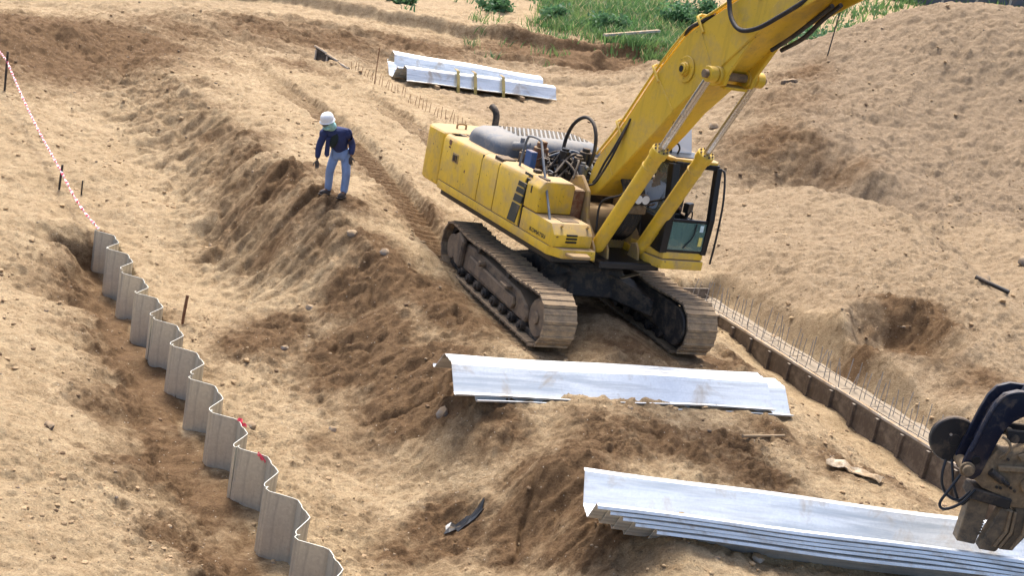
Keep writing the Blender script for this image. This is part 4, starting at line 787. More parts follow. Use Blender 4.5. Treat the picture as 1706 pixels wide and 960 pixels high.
# ------------------------------------------------------------------ footing: bed, boards, bars
def fpt(s, n, z): p = FOOT_A+FOOT_U*s+FOOT_V*n; return Vector((p[0], p[1], z))
FAZ = math.atan2(FOOT_U[1], FOOT_U[0])
fm = Matrix.Rotation(FAZ, 3, 'Z')
bed = MB(); N = 60; vs = []; rb = random.Random(9)
for i in range(N+1):
    s = -2+(FOOT_L+2)*i/N
    for j in range(6): vs.append(fpt(s, .03+j*.15, -.235+rb.uniform(-.02, .02)))
bed.add(vs, [(i*6+j, (i+1)*6+j, (i+1)*6+j+1, i*6+j+1) for i in range(N) for j in range(5)])
tag(bed.build('concrete_bed', 'concrete', None, 0, 60), kind='structure')
form = empty('footing_formwork', tuple(fpt(0, 0, -.7)), FAZ)
tag(form, 'brown plywood formwork boards edging the footing to the right of the excavator', 'formwork')
pb_ = MB(); pb_.box((.006, -.012, 0), (1.194, .012, .52)); pbm = pb_.mesh('board', .003)
st_ = MB(); st_.box((-.035, -.0, 0), (.035, .055, .50)); stm = st_.mesh('stud', .004)
rl_ = MB(); rl_.box((.004, -.03, 0), (1.196, .03, .04)); rlm = rl_.mesh('top_rail', .004)
k = 0; s = -1.6
while s < FOOT_L-.2:
    dz = rb.uniform(-.012, .012); rz = rb.uniform(-.012, .012)
    link_mesh('board', pbm, 'plywood', form, (s, .0, .0+dz), (0, 0, rz))
    link_mesh('top_rail', rlm, 'weathered', form, (s, -.005, .525+dz), (0, 0, rz))
    for q in (.0, .6): link_mesh('stud', stm, 'plywood', form, (s+q+.04, .014, .0+dz), (0, 0, rz))
    s += 1.2
eb_ = MB(); eb_.box((-.02, -.55, -.12), (.02, .30, .42)); eb_.build('end_board', 'plywood', form, .004, loc=(FOOT_L-.1, -.05, .25), rot=(0, .12, .1))
cage = empty('rebar_cage', tuple(fpt(0, .3, -.28)), FAZ)
tag(cage, 'rows of thin upright reinforcing bars standing in the footing beside the formwork', 'rebar')
def bar(h, ln, r=.007):
    m = MB(); m.tube([(0, 0, 0), (ln*.4, ln*.1, h*.6), (ln, ln*.3, h)], r, 6); return m.mesh('rebar')
bars = [bar(.50, .05), bar(.58, -.03), bar(.54, .09), bar(.62, .02), bar(.46, -.06)]
bars2 = [bar(.42, .05), bar(.5, -.03)]
s = -1.8
while s < FOOT_L-.1:
    for n in (-.17, .15):
        o = link_mesh('rebar', rb.choice(bars), 'rebar', cage, (s+rb.uniform(-.04, .04), -n+rb.uniform(-.03, .03), 0), (rb.uniform(-.08, .08), rb.uniform(-.10, .12), rb.uniform(0, 6)))
    s += .25
for n, z in ((-.17, .12), (.15, .14)):
    m = MB(); m.tube([(x, -n+.01*math.sin(x*2), z+.015*math.sin(x*1.3+n*9)) for x in np.linspace(-1.9, FOOT_L-.1, 24)], .008, 6); m.build('long_bar', 'rebar', cage, 0, 60)
for s in np.arange(-1.6, FOOT_L, .75):
    m = MB(); m.tube([(s, .2, .125), (s+.02, -.18, .125)], .007, 5); m.build('cross_bar', 'rebar', cage)
# far end of the same footing, behind the machine
FA, FB = Vector((-2.0, 34.6, 0)), Vector((-6.4, 42.6, 0)); faz = math.atan2(FB.y-FA.y, FB.x-FA.x)
cage2 = empty('rebar_cage', (FA.x, FA.y, gz(FA.x, FA.y)), faz)
tag(cage2, 'distant row of reinforcing bars in the sand between the worker and the far bundle', 'rebar')
LL = (FB-FA).length
for i in range(34):
    s = LL*i/33
    for n in (0,):
        p = FA+(FB-FA)*(s/LL)+Vector((-math.sin(faz), math.cos(faz), 0))*n
        link_mesh('rebar', rb.choice(bars2), 'rust', cage2, (s, n, gz(p.x, p.y)-cage2.location.z-.15), (rb.uniform(-.1, .1), rb.uniform(-.1, .1), rb.uniform(0, 6)))
m = MB(); m.tube([(LL*.74, .1, -.2), (LL*.74+.03, .1, 1.05)], .014, 6); m.build('tall_bar', 'rust', cage2)
form2 = empty('footing_formwork', (-7.9, 43.9, gz(-7.9, 43.9)), R(-42))
tag(form2, 'dark weathered formwork boards poking out of the sand left of the far bundle', 'formwork')
for k in range(4):
    m = MB(); m.cbox((.32+.62*k, 0, .12-.16*k*.5), (.60, .03, .55-.06*k), Matrix.Rotation(.12, 3, 'Y')); m.build('board', 'mud_dark', form2, .004)
    m = MB(); m.cbox((.30+.62*k, -.02, .42-.13*k), (.66, .07, .05), Matrix.Rotation(.16, 3, 'Y')); m.build('top_rail', 'weathered', form2, .004)
    m = MB(); m.cbox((.1+.62*k, -.04, .12-.1*k), (.05, .05, .5)); m.build('stud', 'weathered', form2, .004)

# ------------------------------------------------------------------ stakes and barrier tape
def stripes():
    m, n, l, p = nodemat('tape'); MATS['tape'] = m
    a = n.new('ShaderNodeAttribute'); a.attribute_name = 'run'
    f = n.new('ShaderNodeMath'); f.operation = 'FRACT'; l.new(a.outputs['Fac'], f.inputs[0])
    l.new(mix(n, l, mapr(n, l, f.outputs[0], .46, .54, 0, 1), (.78, .70, .68), (.62, .05, .09)), p.inputs['Base Color']); p.inputs['Roughness'].default_value = .5
stripes()
S1 = (-12.75, 30.9); S2 = (-9.40, 25.85); WC = (-7.83, 23.80)
tp = [Vector((-16.6, 36.6, gz(-16.6, 36.6)+.75)), Vector((S1[0], S1[1], gz(*S1)+.72)), Vector((S2[0], S2[1], gz(*S2)+.40)), Vector((WC[0], WC[1], WALL_TOP+.05))]
path = []
for a, b in zip(tp, tp[1:]):
    for k in range(60):
        t = k/60; path.append(a.lerp(b, t)-Vector((0, 0, .10*math.sin(math.pi*t))))
path.append(tp[-1]); vs = []; run = []; acc = 0
for i, p in enumerate(path):
    if i: acc += (p-path[i-1]).length
    d = (path[min(i+1, len(path)-1)]-path[max(i-1, 0)]).normalized(); u = d.orthogonal().normalized(); v = d.cross(u); an = acc*9
    w1 = u*math.cos(an)+v*math.sin(an); w2 = d.cross(w1)
    for c, e in ((.026, .004), (.026, -.004), (-.026, -.004), (-.026, .004)): vs.append(p+w1*c+w2*e); run.append(acc/.16)
q = MB(); q.add(vs, [(i*4+j, i*4+(j+1) % 4, (i+1)*4+(j+1) % 4, (i+1)*4+j) for i in range(len(path)-1) for j in range(4)]+[(0, 1, 2, 3)])
o = q.build('barrier_tape', 'tape'); at = o.data.attributes.new('run', 'FLOAT', 'POINT'); at.data.foreach_set('value', run)
tag(o, 'red and white twisted barrier tape running from the stakes to the wall', 'tape')
def stake(xy, h, r, mat, label, lean=(0, 0), group='marker stakes along the tape', two=False):
    z = gz(*xy); q = MB(); q.tube([(0, 0, -.25), (lean[0]*.5, lean[1]*.5, h*.5), (lean[0], lean[1], h)], [r*.8, r, r*.95], 7)
    o = q.build('stake', mat, None, .004); o.location = (xy[0], xy[1], z); tag(o, label, 'stake', group)
stake(S1, .95, .03, 'mud_dark', 'dark thin stake by the tape at the left edge')
stake((-13.5, 32.1), .85, .05, 'rust', 'rusty thick stake just behind the dark one at the left edge')
stake(S2, .52, .026, 'mud_dark', 'short dark stake holding the tape halfway to the wall', (.03, 0))
stake((-8.95, 25.9), .30, .018, 'mud_dark', 'thin low peg right of the tape above the wall')
stake((-5.20, 20.43), .52, .028, 'rust', 'rusty pipe stub sticking up behind the sheet pile wall', (.03, .02), None)
for (x, y), lab_ in (((-3.22, 16.25), 'red ribbon scrap tied to the wall beside a pale stone'), ((-2.72, 15.30), 'red ribbon scrap tied to the wall nearer the camera')):
    q = MB(); rr = random.Random(int(x*50)); pts = []
    for k in range(7): pts.append(Vector((x-.04+.022*k+rr.uniform(-.01, .01), y+.10+rr.uniform(-.03, .03)-.01*k, WALL_TOP+.01-.012*k+rr.uniform(-.015, .02))))
    for a, b in zip(pts, pts[1:]):
        u = Vector((rr.uniform(-.01, .01), .012, .018)); q.add([a-u, a+u, b+u, b-u], [(0, 1, 2, 3)])
    o = q.build('ribbon', 'red'); sm = o.modifiers.new('s', 'SOLIDIFY'); sm.thickness = .006; tag(o, lab_, 'ribbon', 'red ribbons on the wall')

# ------------------------------------------------------------------ people
def skin(name, nodes, edges, root, mat, parent, sub=2):
    names = list(nodes); me = bpy.data.meshes.new(name)
    me.from_pydata([nodes[k][0] for k in names], [(names.index(a), names.index(b)) for a, b in edges], [])
    o = bpy.data.objects.new(name, me); COL.objects.link(o)
    o.modifiers.new('skin', 'SKIN'); sv = me.skin_vertices[0].data
    for i, k in enumerate(names):
        r = nodes[k][1]; sv[i].radius = (r, r) if not isinstance(r, tuple) else r
        sv[i].use_root = (k == root)
    s = o.modifiers.new('sub', 'SUBSURF'); s.levels = s.render_levels = sub
    dg = bpy.context.evaluated_depsgraph_get(); m2 = bpy.data.meshes.new_from_object(o.evaluated_get(dg)); bpy.data.objects.remove(o)
    for p in m2.polygons: p.use_smooth = True
    m2.materials.clear()
    return link_mesh(name, m2, mat, parent)
def hand(parent, wrist, to, side, mat):
    """palm, four fingers and a thumb hanging from the wrist towards `to`"""
    w_ = Vector(wrist); d = (Vector(to)-w_).normalized(); sidev = Vector(side); sidev = (sidev-d*sidev.dot(d)).normalized(); nrm = d.cross(sidev)
    q = MB(); M = Matrix((sidev, nrm, d)).transposed()
    q.ell(w_+d*.05, (.040, .018, .058), 10, 8, M)
    for i, (off, ln) in enumerate(((-.028, .075), (-.009, .085), (.010, .080), (.028, .062))):
        a = w_+d*.085+sidev*off; b = a+d*ln*.5+nrm*.012; c = b+d*ln*.35+nrm*.028
        q.tube([a, b, c], [.0105, .0095, .007], 7)
    a = w_+d*.03-sidev*.035; q.tube([a, a+d*.03-sidev*.028+nrm*.01, a+d*.065-sidev*.03+nrm*.02], [.012, .011, .008], 7)
    return q.build('hand', mat, parent, 0, 60)
def head_face(parent, c, R3, s=1., hair=True, skinm='skin'):
    """eyes, nose, mouth and ears on a head at c; R3: columns right, forward, up"""
    T = lambda v: Vector(c)+R3 @ (Vector(v)*s)
    q = MB(); q.tube([T((0, .098, .02)), T((0, .118, -.018)), T((0, .098, -.032))], [.010*s, .016*s, .012*s], 7); q.build('nose', skinm, parent, 0, 60)
    for e in (-1, 1):
        q = MB(); q.ell(T((e*.034, .090, .018)), (.013*s, .008*s, .008*s), 8, 6, R3); q.build('eye', 'lens', parent)
        q = MB(); q.ell(T((e*.078, .0, .0)), (.012*s, .022*s, .034*s), 8, 6, R3); q.build('ear', skinm, parent, 0, 60)
    q = MB(); q.tube([T((-.026, .090, -.058)), T((0, .098, -.057)), T((.026, .090, -.058))], [.004*s, .007*s, .004*s], 6); q.build('mouth', 'rust', parent, 0, 60)

px, py = -3.52, 24.15; pz = gz(px, py)
man = empty('person', (px, py, 0)); tag(man, 'worker in white helmet, navy jacket and jeans stooping on the bench edge', 'person')
zl, zr = gz(px-.21, py-.02), gz(px+.10, py-.08)
S = .97
def W(x, y, z): return Vector((x*S, y*S, pz+z*S))
J = dict(hip=W(-.10, .06, .80), waist=W(-.15, .02, .94), chest=W(-.22, -.08, 1.13), neckb=W(-.27, -.14, 1.26), neck=W(-.31, -.20, 1.31),
         head=W(-.38, -.27, 1.36), crown=W(-.42, -.29, 1.42),
         hl=W(-.19, .05, .77), hr=W(0.0, .06, .78), kl=W(-.235, -.07, .43), kr=W(.085, -.05, .44), al=Vector((px*0-.22*S, -.02*S, zl+.10)), ar=Vector((.10*S, -.09*S, zr+.10)),
         sl=W(-.42, -.12, 1.16), sr=W(-.03, -.06, 1.22), el=W(-.49, -.17, .88), er=W(.11, .04, .99), wl=W(-.475, -.25, .62), wr=W(.13, -.08, .78))
J['tl'] = J['al']+Vector((-.10, -.14, -.06)); J['tr'] = J['ar']+Vector((-.05, -.17, -.06))
E_body = [('hip', 'waist'), ('waist', 'chest'), ('chest', 'neckb'), ('neckb', 'neck'), ('neck', 'head'), ('head', 'crown'), ('hip', 'hl'), ('hip', 'hr'), ('hl', 'kl'), ('hr', 'kr'), ('kl', 'al'), ('kr', 'ar'), ('al', 'tl'), ('ar', 'tr'), ('chest', 'sl'), ('chest', 'sr'), ('sl', 'el'), ('sr', 'er'), ('el', 'wl'), ('er', 'wr')]
rad = dict(hip=.12, waist=.12, chest=.14, neckb=.07, neck=.052, head=.088, crown=.07, hl=.085, hr=.085, kl=.058, kr=.058, al=.042, ar=.042, tl=.035, tr=.035, sl=.045, sr=.045, el=.034, er=.034, wl=.024, wr=.024)
JB = dict(J); JB['sl'] = J['chest'].lerp(J['sl'], .8); JB['sr'] = J['chest'].lerp(J['sr'], .75); rb_ = dict(rad, sl=.03, sr=.03, chest=.12)
skin('body', {k: (JB[k], rb_[k]) for k in rad}, E_body, 'hip', 'skin', man)
jr = dict(chest=(.18, .15), waist=.158, hem=.168, neckb=.095, sl=.092, sr=.094, el=.070, er=.072, wl=.050, wr=.052)
JJ = dict(J); JJ['hem'] = J['hip'].lerp(J['waist'], .1); JJ['wl'] = J['el'].lerp(J['wl'], .9); JJ['wr'] = J['er'].lerp(J['wr'], .9)
skin('jacket', {k: (JJ[k], jr[k]) for k in jr}, [('waist', 'hem'), ('waist', 'chest'), ('chest', 'neckb'), ('chest', 'sl'), ('chest', 'sr'), ('sl', 'el'), ('sr', 'er'), ('el', 'wl'), ('er', 'wr')], 'chest', 'jacket', man)
for a_, b_ in (('sl', 'el'), ('sr', 'er')):
    q = MB(); q.ell(J[a_].lerp(J[b_], .12), (.098, .10, .105), 14, 10); q.build('jacket_shoulder', 'jacket', man, 0, 60)
q = MB(); q.ell(J['neckb']+Vector((.01, .03, -.03)), (.16, .11, .075), 14, 10, Matrix.Rotation(.25, 3, 'Y')); q.build('jacket_collar', 'jacket', man, 0, 60)
q = MB()                                     # open front of the jacket hanging on one side, shirt behind it
q.prism([(-.06, -.02), (.02, 0), (.035, -.36), (-.02, -.40), (-.06, -.34)], -.012, .012, 'y', Matrix.Translation(W(-.31, -.21, 1.10)) @ Matrix.Rotation(.15, 4, 'X'))
q.build('jacket_flap', 'jacket', man, .008)
q = MB(); q.ell(W(-.215, -.19, 1.06), (.075, .045, .16), 12, 10, Matrix.Rotation(.2, 3, 'Y')); q.build('shirt', 'shirt_dark', man, 0, 60)
tr_ = dict(hip=(.142, .125), hl=.112, hr=.112, kl=.084, kr=.084, cl=.078, cr=.080, al=.070, ar=.072)
JJ['al'] = J['al']-Vector((0, 0, .045)); JJ['ar'] = J['ar']-Vector((0, 0, .045)); JJ['cl'] = J['kl'].lerp(J['al'], .5)+Vector((0, .015, 0)); JJ['cr'] = J['kr'].lerp(J['ar'], .5)+Vector((0, .015, 0))
skin('jeans', {k: (JJ[k], tr_[k]) for k in tr_}, [('hip', 'hl'), ('hip', 'hr'), ('hl', 'kl'), ('hr', 'kr'), ('kl', 'cl'), ('kr', 'cr'), ('cl', 'al'), ('cr', 'ar')], 'hip', 'denim', man)
for a, t, z0 in (('al', 'tl', zl), ('ar', 'tr', zr)):
    d = J[t]-J[a]; d.z = 0; dn = d.normalized(); M = Matrix((dn, Vector((-dn.y, dn.x, 0)), Vector((0, 0, 1)))).transposed()
    c = J[a]+dn*.07; q = MB(); q.ell((c.x, c.y, z0+.045), (.145, .052, .055), 12, 8, M); q.ell((J[a].x, J[a].y, z0+.08), (.06, .052, .075), 10, 8, M)
    o = q.build('shoe', 'boot', man, 0, 60)
    q = MB(); q.cbox((c.x, c.y, z0+.008), (.28, .10, .025), M); q.build('sole', 'rubber', o, .008)
hand(man, J['wl'], J['wl']+Vector((.04, -.06, -.2)), (1, .2, 0), 'glove'); hand(man, J['wr'], J['wr']+Vector((.02, -.05, -.2)), (-1, .2, 0), 'glove')
fwd = Vector((-.45, -.80, -.40)).normalized(); rgt = fwd.cross(Vector((0, 0, 1))).normalized(); upv_ = rgt.cross(fwd); HR = Matrix((rgt, fwd, upv_)).transposed()
HC = J['head']+Vector((0, 0, .02))
head_face(man, HC, HR)
T = lambda v: HC+HR @ Vector(v)
q = MB(); q.tube([T((-.085, .075, .018)), T((-.04, .116, .018)), T((.04, .116, .018)), T((.085, .075, .018))], [.024, .028, .028, .024], 8); q.build('sunglasses', 'lens', man, 0, 60)
q = MB(); q.ell(T((0, -.02, -.04)), (.108, .100, .115), 14, 10, HR); q.ell(T((0, .045, -.092)), (.078, .066, .045), 12, 8, HR); q.ell(T((.0, -.06, -.10)), (.13, .10, .10), 12, 8, HR)
q.build('face_cloth', 'face_cloth', man, 0, 60)
vs = []; fs = []; n = 20
prof = [(.150, .030), (.146, .040), (.132, .048), (.130, .090), (.119, .135), (.094, .170), (.056, .190), (.0, .197)]
for r_, z_ in prof[:-1]:
    for k in range(n):
        a = 2*math.pi*k/n; f = 1.0 if r_ > .15 else 1
        ex_ = (.03 if r_ > .15 and math.sin(a) > .3 else 0)
        vs.append(T((math.cos(a)*r_*.90, math.sin(a)*(r_*1.05+ex_), z_-(.012 if ex_ else 0))))
vs.append(T((0, 0, .197))); e = len(vs)-1
fs = [(i*n+k, i*n+(k+1) % n, (i+1)*n+(k+1) % n, (i+1)*n+k) for i in range(len(prof)-2) for k in range(n)]+[((len(prof)-2)*n+k, (len(prof)-2)*n+(k+1) % n, e) for k in range(n)]
q = MB(); q.add(vs, fs); o = q.build('helmet', 'white_plastic', man, 0, 50); sm = o.modifiers.new('s', 'SOLIDIFY'); sm.thickness = .006
q = MB(); q.tube([T((0, -.12, .10)), T((0, -.05, .175)), T((0, .04, .178)), T((0, .11, .12))], .014, 6); q.build('helmet_ridge', 'white_plastic', o, 0, 60)

# the driver, sitting in the cab
op = empty('person', (EX[0], EX[1], EXZ), YAW+SWING); tag(op, 'machine driver in pale blue shirt sitting inside the excavator cab', 'person')
V = lambda *a: Vector(a)
K = dict(hip=V(.55, .88, 1.98), waist=V(.53, .88, 2.16), chest=V(.58, .86, 2.40), neckb=V(.62, .86, 2.55), neck=V(.65, .85, 2.61), head=V(.69, .85, 2.70), crown=V(.70, .85, 2.78),
         hl=V(.57, .98, 1.97), hr=V(.57, .78, 1.97), kl=V(.98, 1.0, 1.98), kr=V(.98, .74, 1.98), al=V(1.15, 1.0, 1.66), ar=V(1.15, .74, 1.66),
         sl=V(.58, 1.04, 2.46), sr=V(.60, .68, 2.46), el=V(.62, 1.14, 2.20), er=V(.66, .58, 2.20), wl=V(.88, 1.16, 2.20), wr=V(.90, .58, 2.20), tl=V(1.28, 1.0, 1.66), tr=V(1.28, .74, 1.66))
skin('body', {k: (K[k], rad[k]) for k in rad}, E_body, 'hip', 'skin', op)
skin('shirt', {k: (K[k], r) for k, r in dict(chest=.155, waist=.135, hip=.13, neckb=.075, sl=.078, sr=.078, el=.058, er=.058, wl=.04, wr=.04).items()}, [('waist', 'hip'), ('waist', 'chest'), ('chest', 'neckb'), ('chest', 'sl'), ('chest', 'sr'), ('sl', 'el'), ('sr', 'er'), ('el', 'wl'), ('er', 'wr')], 'chest', 'shirt_blue', op)
skin('trousers', {k: (K[k], r) for k, r in dict(hip=.135, hl=.095, hr=.095, kl=.072, kr=.072, al=.06, ar=.06).items()}, [('hip', 'hl'), ('hip', 'hr'), ('hl', 'kl'), ('hr', 'kr'), ('kl', 'al'), ('kr', 'ar')], 'hip', 'shirt_dark', op)
hand(op, K['wl'], K['wl']+V(.2, -.02, .02), (0, -1, 0), 'skin'); hand(op, K['wr'], K['wr']+V(.2, .02, .02), (0, 1, 0), 'skin')
R3 = Matrix((V(.25, -.95, 0).normalized(), V(.95, .25, -.15).normalized(), V(0, 0, 1))).transposed(); head_face(op, K['head']+V(0, 0, .02), R3)
q = MB(); q.ell(K['head']+V(-.02, 0, .065), (.105, .09, .085), 14, 10); q.ell(K['head']+V(-.055, 0, .0), (.06, .085, .09), 12, 8); q.build('hair', 'hair', op, 0, 60)
for t in ('tl', 'tr'):
    q = MB(); q.ell(K[t]+V(-.05, 0, -.0), (.13, .05, .05), 10, 8); q.build('shoe', 'boot', op, 0, 60)

# ------------------------------------------------------------------ pile gripper hanging from a second machine's arm (right edge)
gp = empty('pile_gripper', (5.33, 14.0, 1.42)); tag(gp, 'muddy hydraulic pile gripper on a dark blue arm clamping the foreground stack', 'gripper')
OUT = [(-.055, .082), (-.03, .22), (.0, .36), (.041, .602), (.093, .81), (.162, .929), (.295, .994), (.427, 1.0), (.60, 1.03), (1.0, 1.12), (1.7, 1.35), (2.4, 1.8)]
INN = [(2.5, 1.52), (1.8, 1.05), (1.05, .82), (.62, .755), (.433, .70), (.345, .62), (.285, .517), (.24, .324), (.205, .131), (.172, -.05), (.10, -.127), (.0, -.107), (-.055, -.02)]
for y, nm in ((-.16, 'near'), (.10, 'far')):
    q = MB(); q.prism(OUT+INN, y, y+.06, 'y'); q.build('arm_plate', 'navy', gp, .02, 35, 2)
web = [(a*.72+b*.28, c*.72+d*.28) for (a, c), (b, d) in zip(OUT[2:], [INN[8], INN[7], INN[6], INN[5], INN[4], INN[4], INN[3], INN[2], INN[1], INN[0]])]
web2 = [(a*.3+b*.7, c*.3+d*.7) for (a, c), (b, d) in zip(OUT[2:], [INN[8], INN[7], INN[6], INN[5], INN[4], INN[4], INN[3], INN[2], INN[1], INN[0]])]
q = MB(); q.prism(web+web2[::-1], -.10, .10, 'y'); q.build('arm_web', 'navy', gp, .015)
rim = MB(); rim.tube(curve([(x+.02, -.165, z-.02) for x, z in OUT[1:9]], 4), .018, 6); rim.build('arm_flange', 'navy', gp, 0, 60)
q = MB(); q.cyl((-.105, .16, .19), (-.105, .24, .19), .27, 36); q.cyl((-.105, .155, .19), (-.105, .25, .19), .08, 16); o = q.build('rotor_disc', 'black', gp, .012, 35)
q = MB(); q.cyl((-.16, .150, .25), (-.16, .16, .25), .016, 10); q.build('bolt', 'stone_pale', o)
q = MB(); q.cyl((.0, -.25, .0), (.0, .16, .0), .062, 20); q.cyl((0, -.20, 0), (0, -.17, 0), .085, 20); q.build('pivot_pin', 'muddy_tan', gp, .006, 40)
q = MB(); q.cyl((.075, -.175, .115), (.075, -.16, .115), .05, 16); q.build('slot_boss', 'black_clean', gp, .004, 40)
q = MB(); q.tube([(.43, -.02, .95), (.52, -.02, 1.18), (.75, -.02, 1.34), (1.4, -.02, 1.46), (2.2, -.02, 1.66)], .055, 10); q.build('upper_link', 'navy', gp, 0, 40)
for y in (-.13, .12):
    q = MB(); q.prism([(.30, .53), (.66, .555), (1.15, .60), (1.17, .47), (.68, .42), (.36, .38)], y-.02, y+.02, 'y'); q.build('upper_frame', 'black', gp, .012)
q = MB(); q.cyl((.42, -.16, .44), (.42, .16, .44), .05, 14); q.build('cross_pin', 'mud_dark', gp, 0, 40)
HS = [(.199, .131), (.286, .293), (.40, .25), (.489, .267), (.663, .40), (.835, .39), (1.15, .42), (1.2, -.28), (.969, -.32), (.613, -.369), (.486, -.262), (.238, -.204), (.129, -.12)]
q = MB(); q.prism(HS, -.14, .14, 'y'); hs = q.build('vibrator_housing', 'muddy_tan', gp, .03, 35, 2)
q = MB(); q.prism([(.32, .105), (.70, .155), (1.15, .20), (1.15, .14), (.72, .095), (.335, .045)], -.19, -.14, 'y'); q.build('rib', 'muddy_tan', hs, .01)
q = MB(); q.prism([(.50, .26), (.68, .38), (.72, .33), (.56, .20)], -.18, -.142, 'y'); q.build('rib', 'muddy_tan', hs, .01)
q = MB(); q.cyl((.711, -.22, -.06), (.711, -.14, -.06), .085, 20); q.cyl((.711, -.235, -.06), (.711, -.22, -.06), .06, 16); q.build('cap', 'muddy_tan', hs, .008, 40)
rg = random.Random(4)
for k in range(16):
    x, z = rg.uniform(.27, .95), rg.uniform(-.2, .22)
    if abs(x-.711) < .11 and abs(z+.06) < .11: continue
    q = MB(); q.cyl((x, -.162, z), (x, -.138, z), .016, 6); q.build('bolt', 'mud_dark', hs)
q = MB(); q.cyl((.26, -.17, .02), (.42, -.17, -.06), .045, 14); q.cyl((.42, -.17, -.06), (.50, -.17, -.10), .028, 12); q.build('clamp_cylinder', 'mud_dark', hs, .004, 40)
q = MB(); q.box((.16, -.17, -.33), (.62, .15, -.20), Matrix.Rotation(.10, 4, 'Y')); q.build('clamp_beam', 'mud_dark', gp, .015)
JAW1 = [(.146, -.275), (.382, -.335), (.393, -.56)]
for k in range(6): JAW1 += [(.405, -.585-k*.035), (.372, -.60-k*.035)]
JAW1 += [(.363, -.90), (.148, -.895), (.157, -.537)]
q = MB(); q.prism(JAW1, -.10, .07, 'y'); q.build('jaw', 'jaw_steel', gp, .012)
q = MB(); q.prism([(.52, -.384), (.66, -.40), (.695, -.723), (.60, -.93), (.40, -.93), (.44, -.69)], -.14, .02, 'y'); q.build('jaw', 'jaw_steel', gp, .015)
q = MB(); q.prism([(.668, -.35), (.85, -.33), (.90, -.687), (.79, -.893), (.64, -.905), (.74, -.70)], -.10, .10, 'y'); q.build('jaw', 'jaw_steel', gp, .015)
for x in (.60, .655, .79):
    q = MB(); q.prism([(x, -.40), (x+.03, -.40), (x+.05, -.65), (x-.03, -.86), (x-.06, -.85), (x+.015, -.65)], -.175, -.142, 'y'); q.build('jaw_rib', 'muddy_tan', gp, .006)
for pts in ([(-.19, -.0, .0), (-.205, -.05, -.14), (-.18, -.08, -.27), (-.099, -.10, -.375), (.038, -.12, -.40), (.146, -.10, -.275)],
            [(-.09, .1, -.02), (-.072, .0, -.15), (-.037, -.06, -.284), (.074, -.10, -.447), (.153, -.1, -.36)],
            [(-.03, -.12, -.10), (-.118, -.17, -.274), (-.19, -.2, -.446), (-.127, -.22, -.50), (.038, -.2, -.401), (.161, -.17, -.219)]):
    q = MB(); q.tube(curve(pts, 8), .017, 8); q.build('hydraulic_hose', 'black_clean', gp, 0, 60)
q = MB(); q.tube(curve([(.30, -.20, .20), (.36, -.25, .33), (.33, -.24, .42), (.26, -.2, .45)], 6), .016, 7); q.build('hydraulic_hose', 'muddy_tan', gp, 0, 60)

# ------------------------------------------------------------------ stones, scraps, timber
def rock_mesh(seed, sz, sub=2):
    bm = bmesh.new(); bmesh.ops.create_icosphere(bm, subdivisions=sub, radius=1); rr = random.Random(seed)
    dirs = [Vector((rr.gauss(0, 1), rr.gauss(0, 1), rr.gauss(0, 1))).normalized() for _ in range(9)]; cut = [rr.uniform(.55, .92) for _ in dirs]
    for v in bm.verts:
        p = v.co.normalized(); k = 1.
        for d, c in zip(dirs, cut):
            t = p.dot(d)
            if t > 0: k = min(k, c/max(t, .3))
        v.co = Vector((p.x*k*sz[0], p.y*k*sz[1], p.z*k*sz[2]))
    return finish(bm, 'stone', 0, 35)
STONES = [((6.80, 39.1), (.26, .20, .16), 'stone_dark', 'black angular stone on the slope of the big spoil heap'), ((4.57, 36.3), (.17, .15, .13), 'stone_pale', 'white stone on the heap seen below the boom pin'),
 ((-2.94, 22.5), (.12, .10, .09), 'stone_grey', 'grey stone on the dark slope right below the worker'), ((-2.25, 21.85), (.11, .09, .08), 'stone_grey', 'grey stone by the soil left of the excavator track'),
 ((-3.28, 21.2), (.10, .08, .08), 'stone_pale', 'pale stone at the foot of the dark slope'), ((-3.40, 20.0), (.07, .06, .06), 'stone_pale', 'small cream pebble on the valley floor right of the wall'),
 ((-.60, 17.36), (.12, .11, .14), 'stone_grey', 'large grey stone under the left end of the bright sheet pile'), ((-2.15, 17.6), (.08, .07, .09), 'stone_pale', 'whitish stone between the wall and the large grey stone'),
 ((3.05, 13.9), (.11, .09, .09), 'stone_grey', 'grey stone touching the foreground stack, upper of a pair'), ((3.28, 13.6), (.11, .08, .06), 'stone_pale', 'pale flat stone in front of the foreground stack, lower of a pair'),
 ((-5.51, 15.6), (.10, .08, .07), 'stone_dark', 'dark brown stone on the pale slope left of the wall'), ((4.93, 23.75), (.15, .12, .11), 'stone_grey', 'bluish grey stone on the slope above the footing bars'),
 ((-3.25, 17.2), (.10, .09, .07), 'stone_pale', 'pale rubble stone behind the wall next to a red ribbon'), ((9.6, 27.0), (.16, .2, .12), 'stone_grey', 'grey rubble piece on the crest of the right hump'), ((10.9, 28.3), (.3, .24, .18), 'stone_dark', 'dark rubble lump at the right edge below the spoil heap'),
 ((1.05, 33.2), (.12, .1, .08), 'stone_grey', 'grey stone on the flat sand behind the excavator hood')]
for i, ((x, y), sz, mt, lb) in enumerate(STONES):
    o = link_mesh('stone', rock_mesh(i+1, sz), mt, None, (x, y, gz(x, y)+sz[2]*.15), (rg.uniform(-.3, .3), rg.uniform(-.3, .3), rg.uniform(0, 6))); tag(o, lb, 'stone', 'loose stones on the sand')
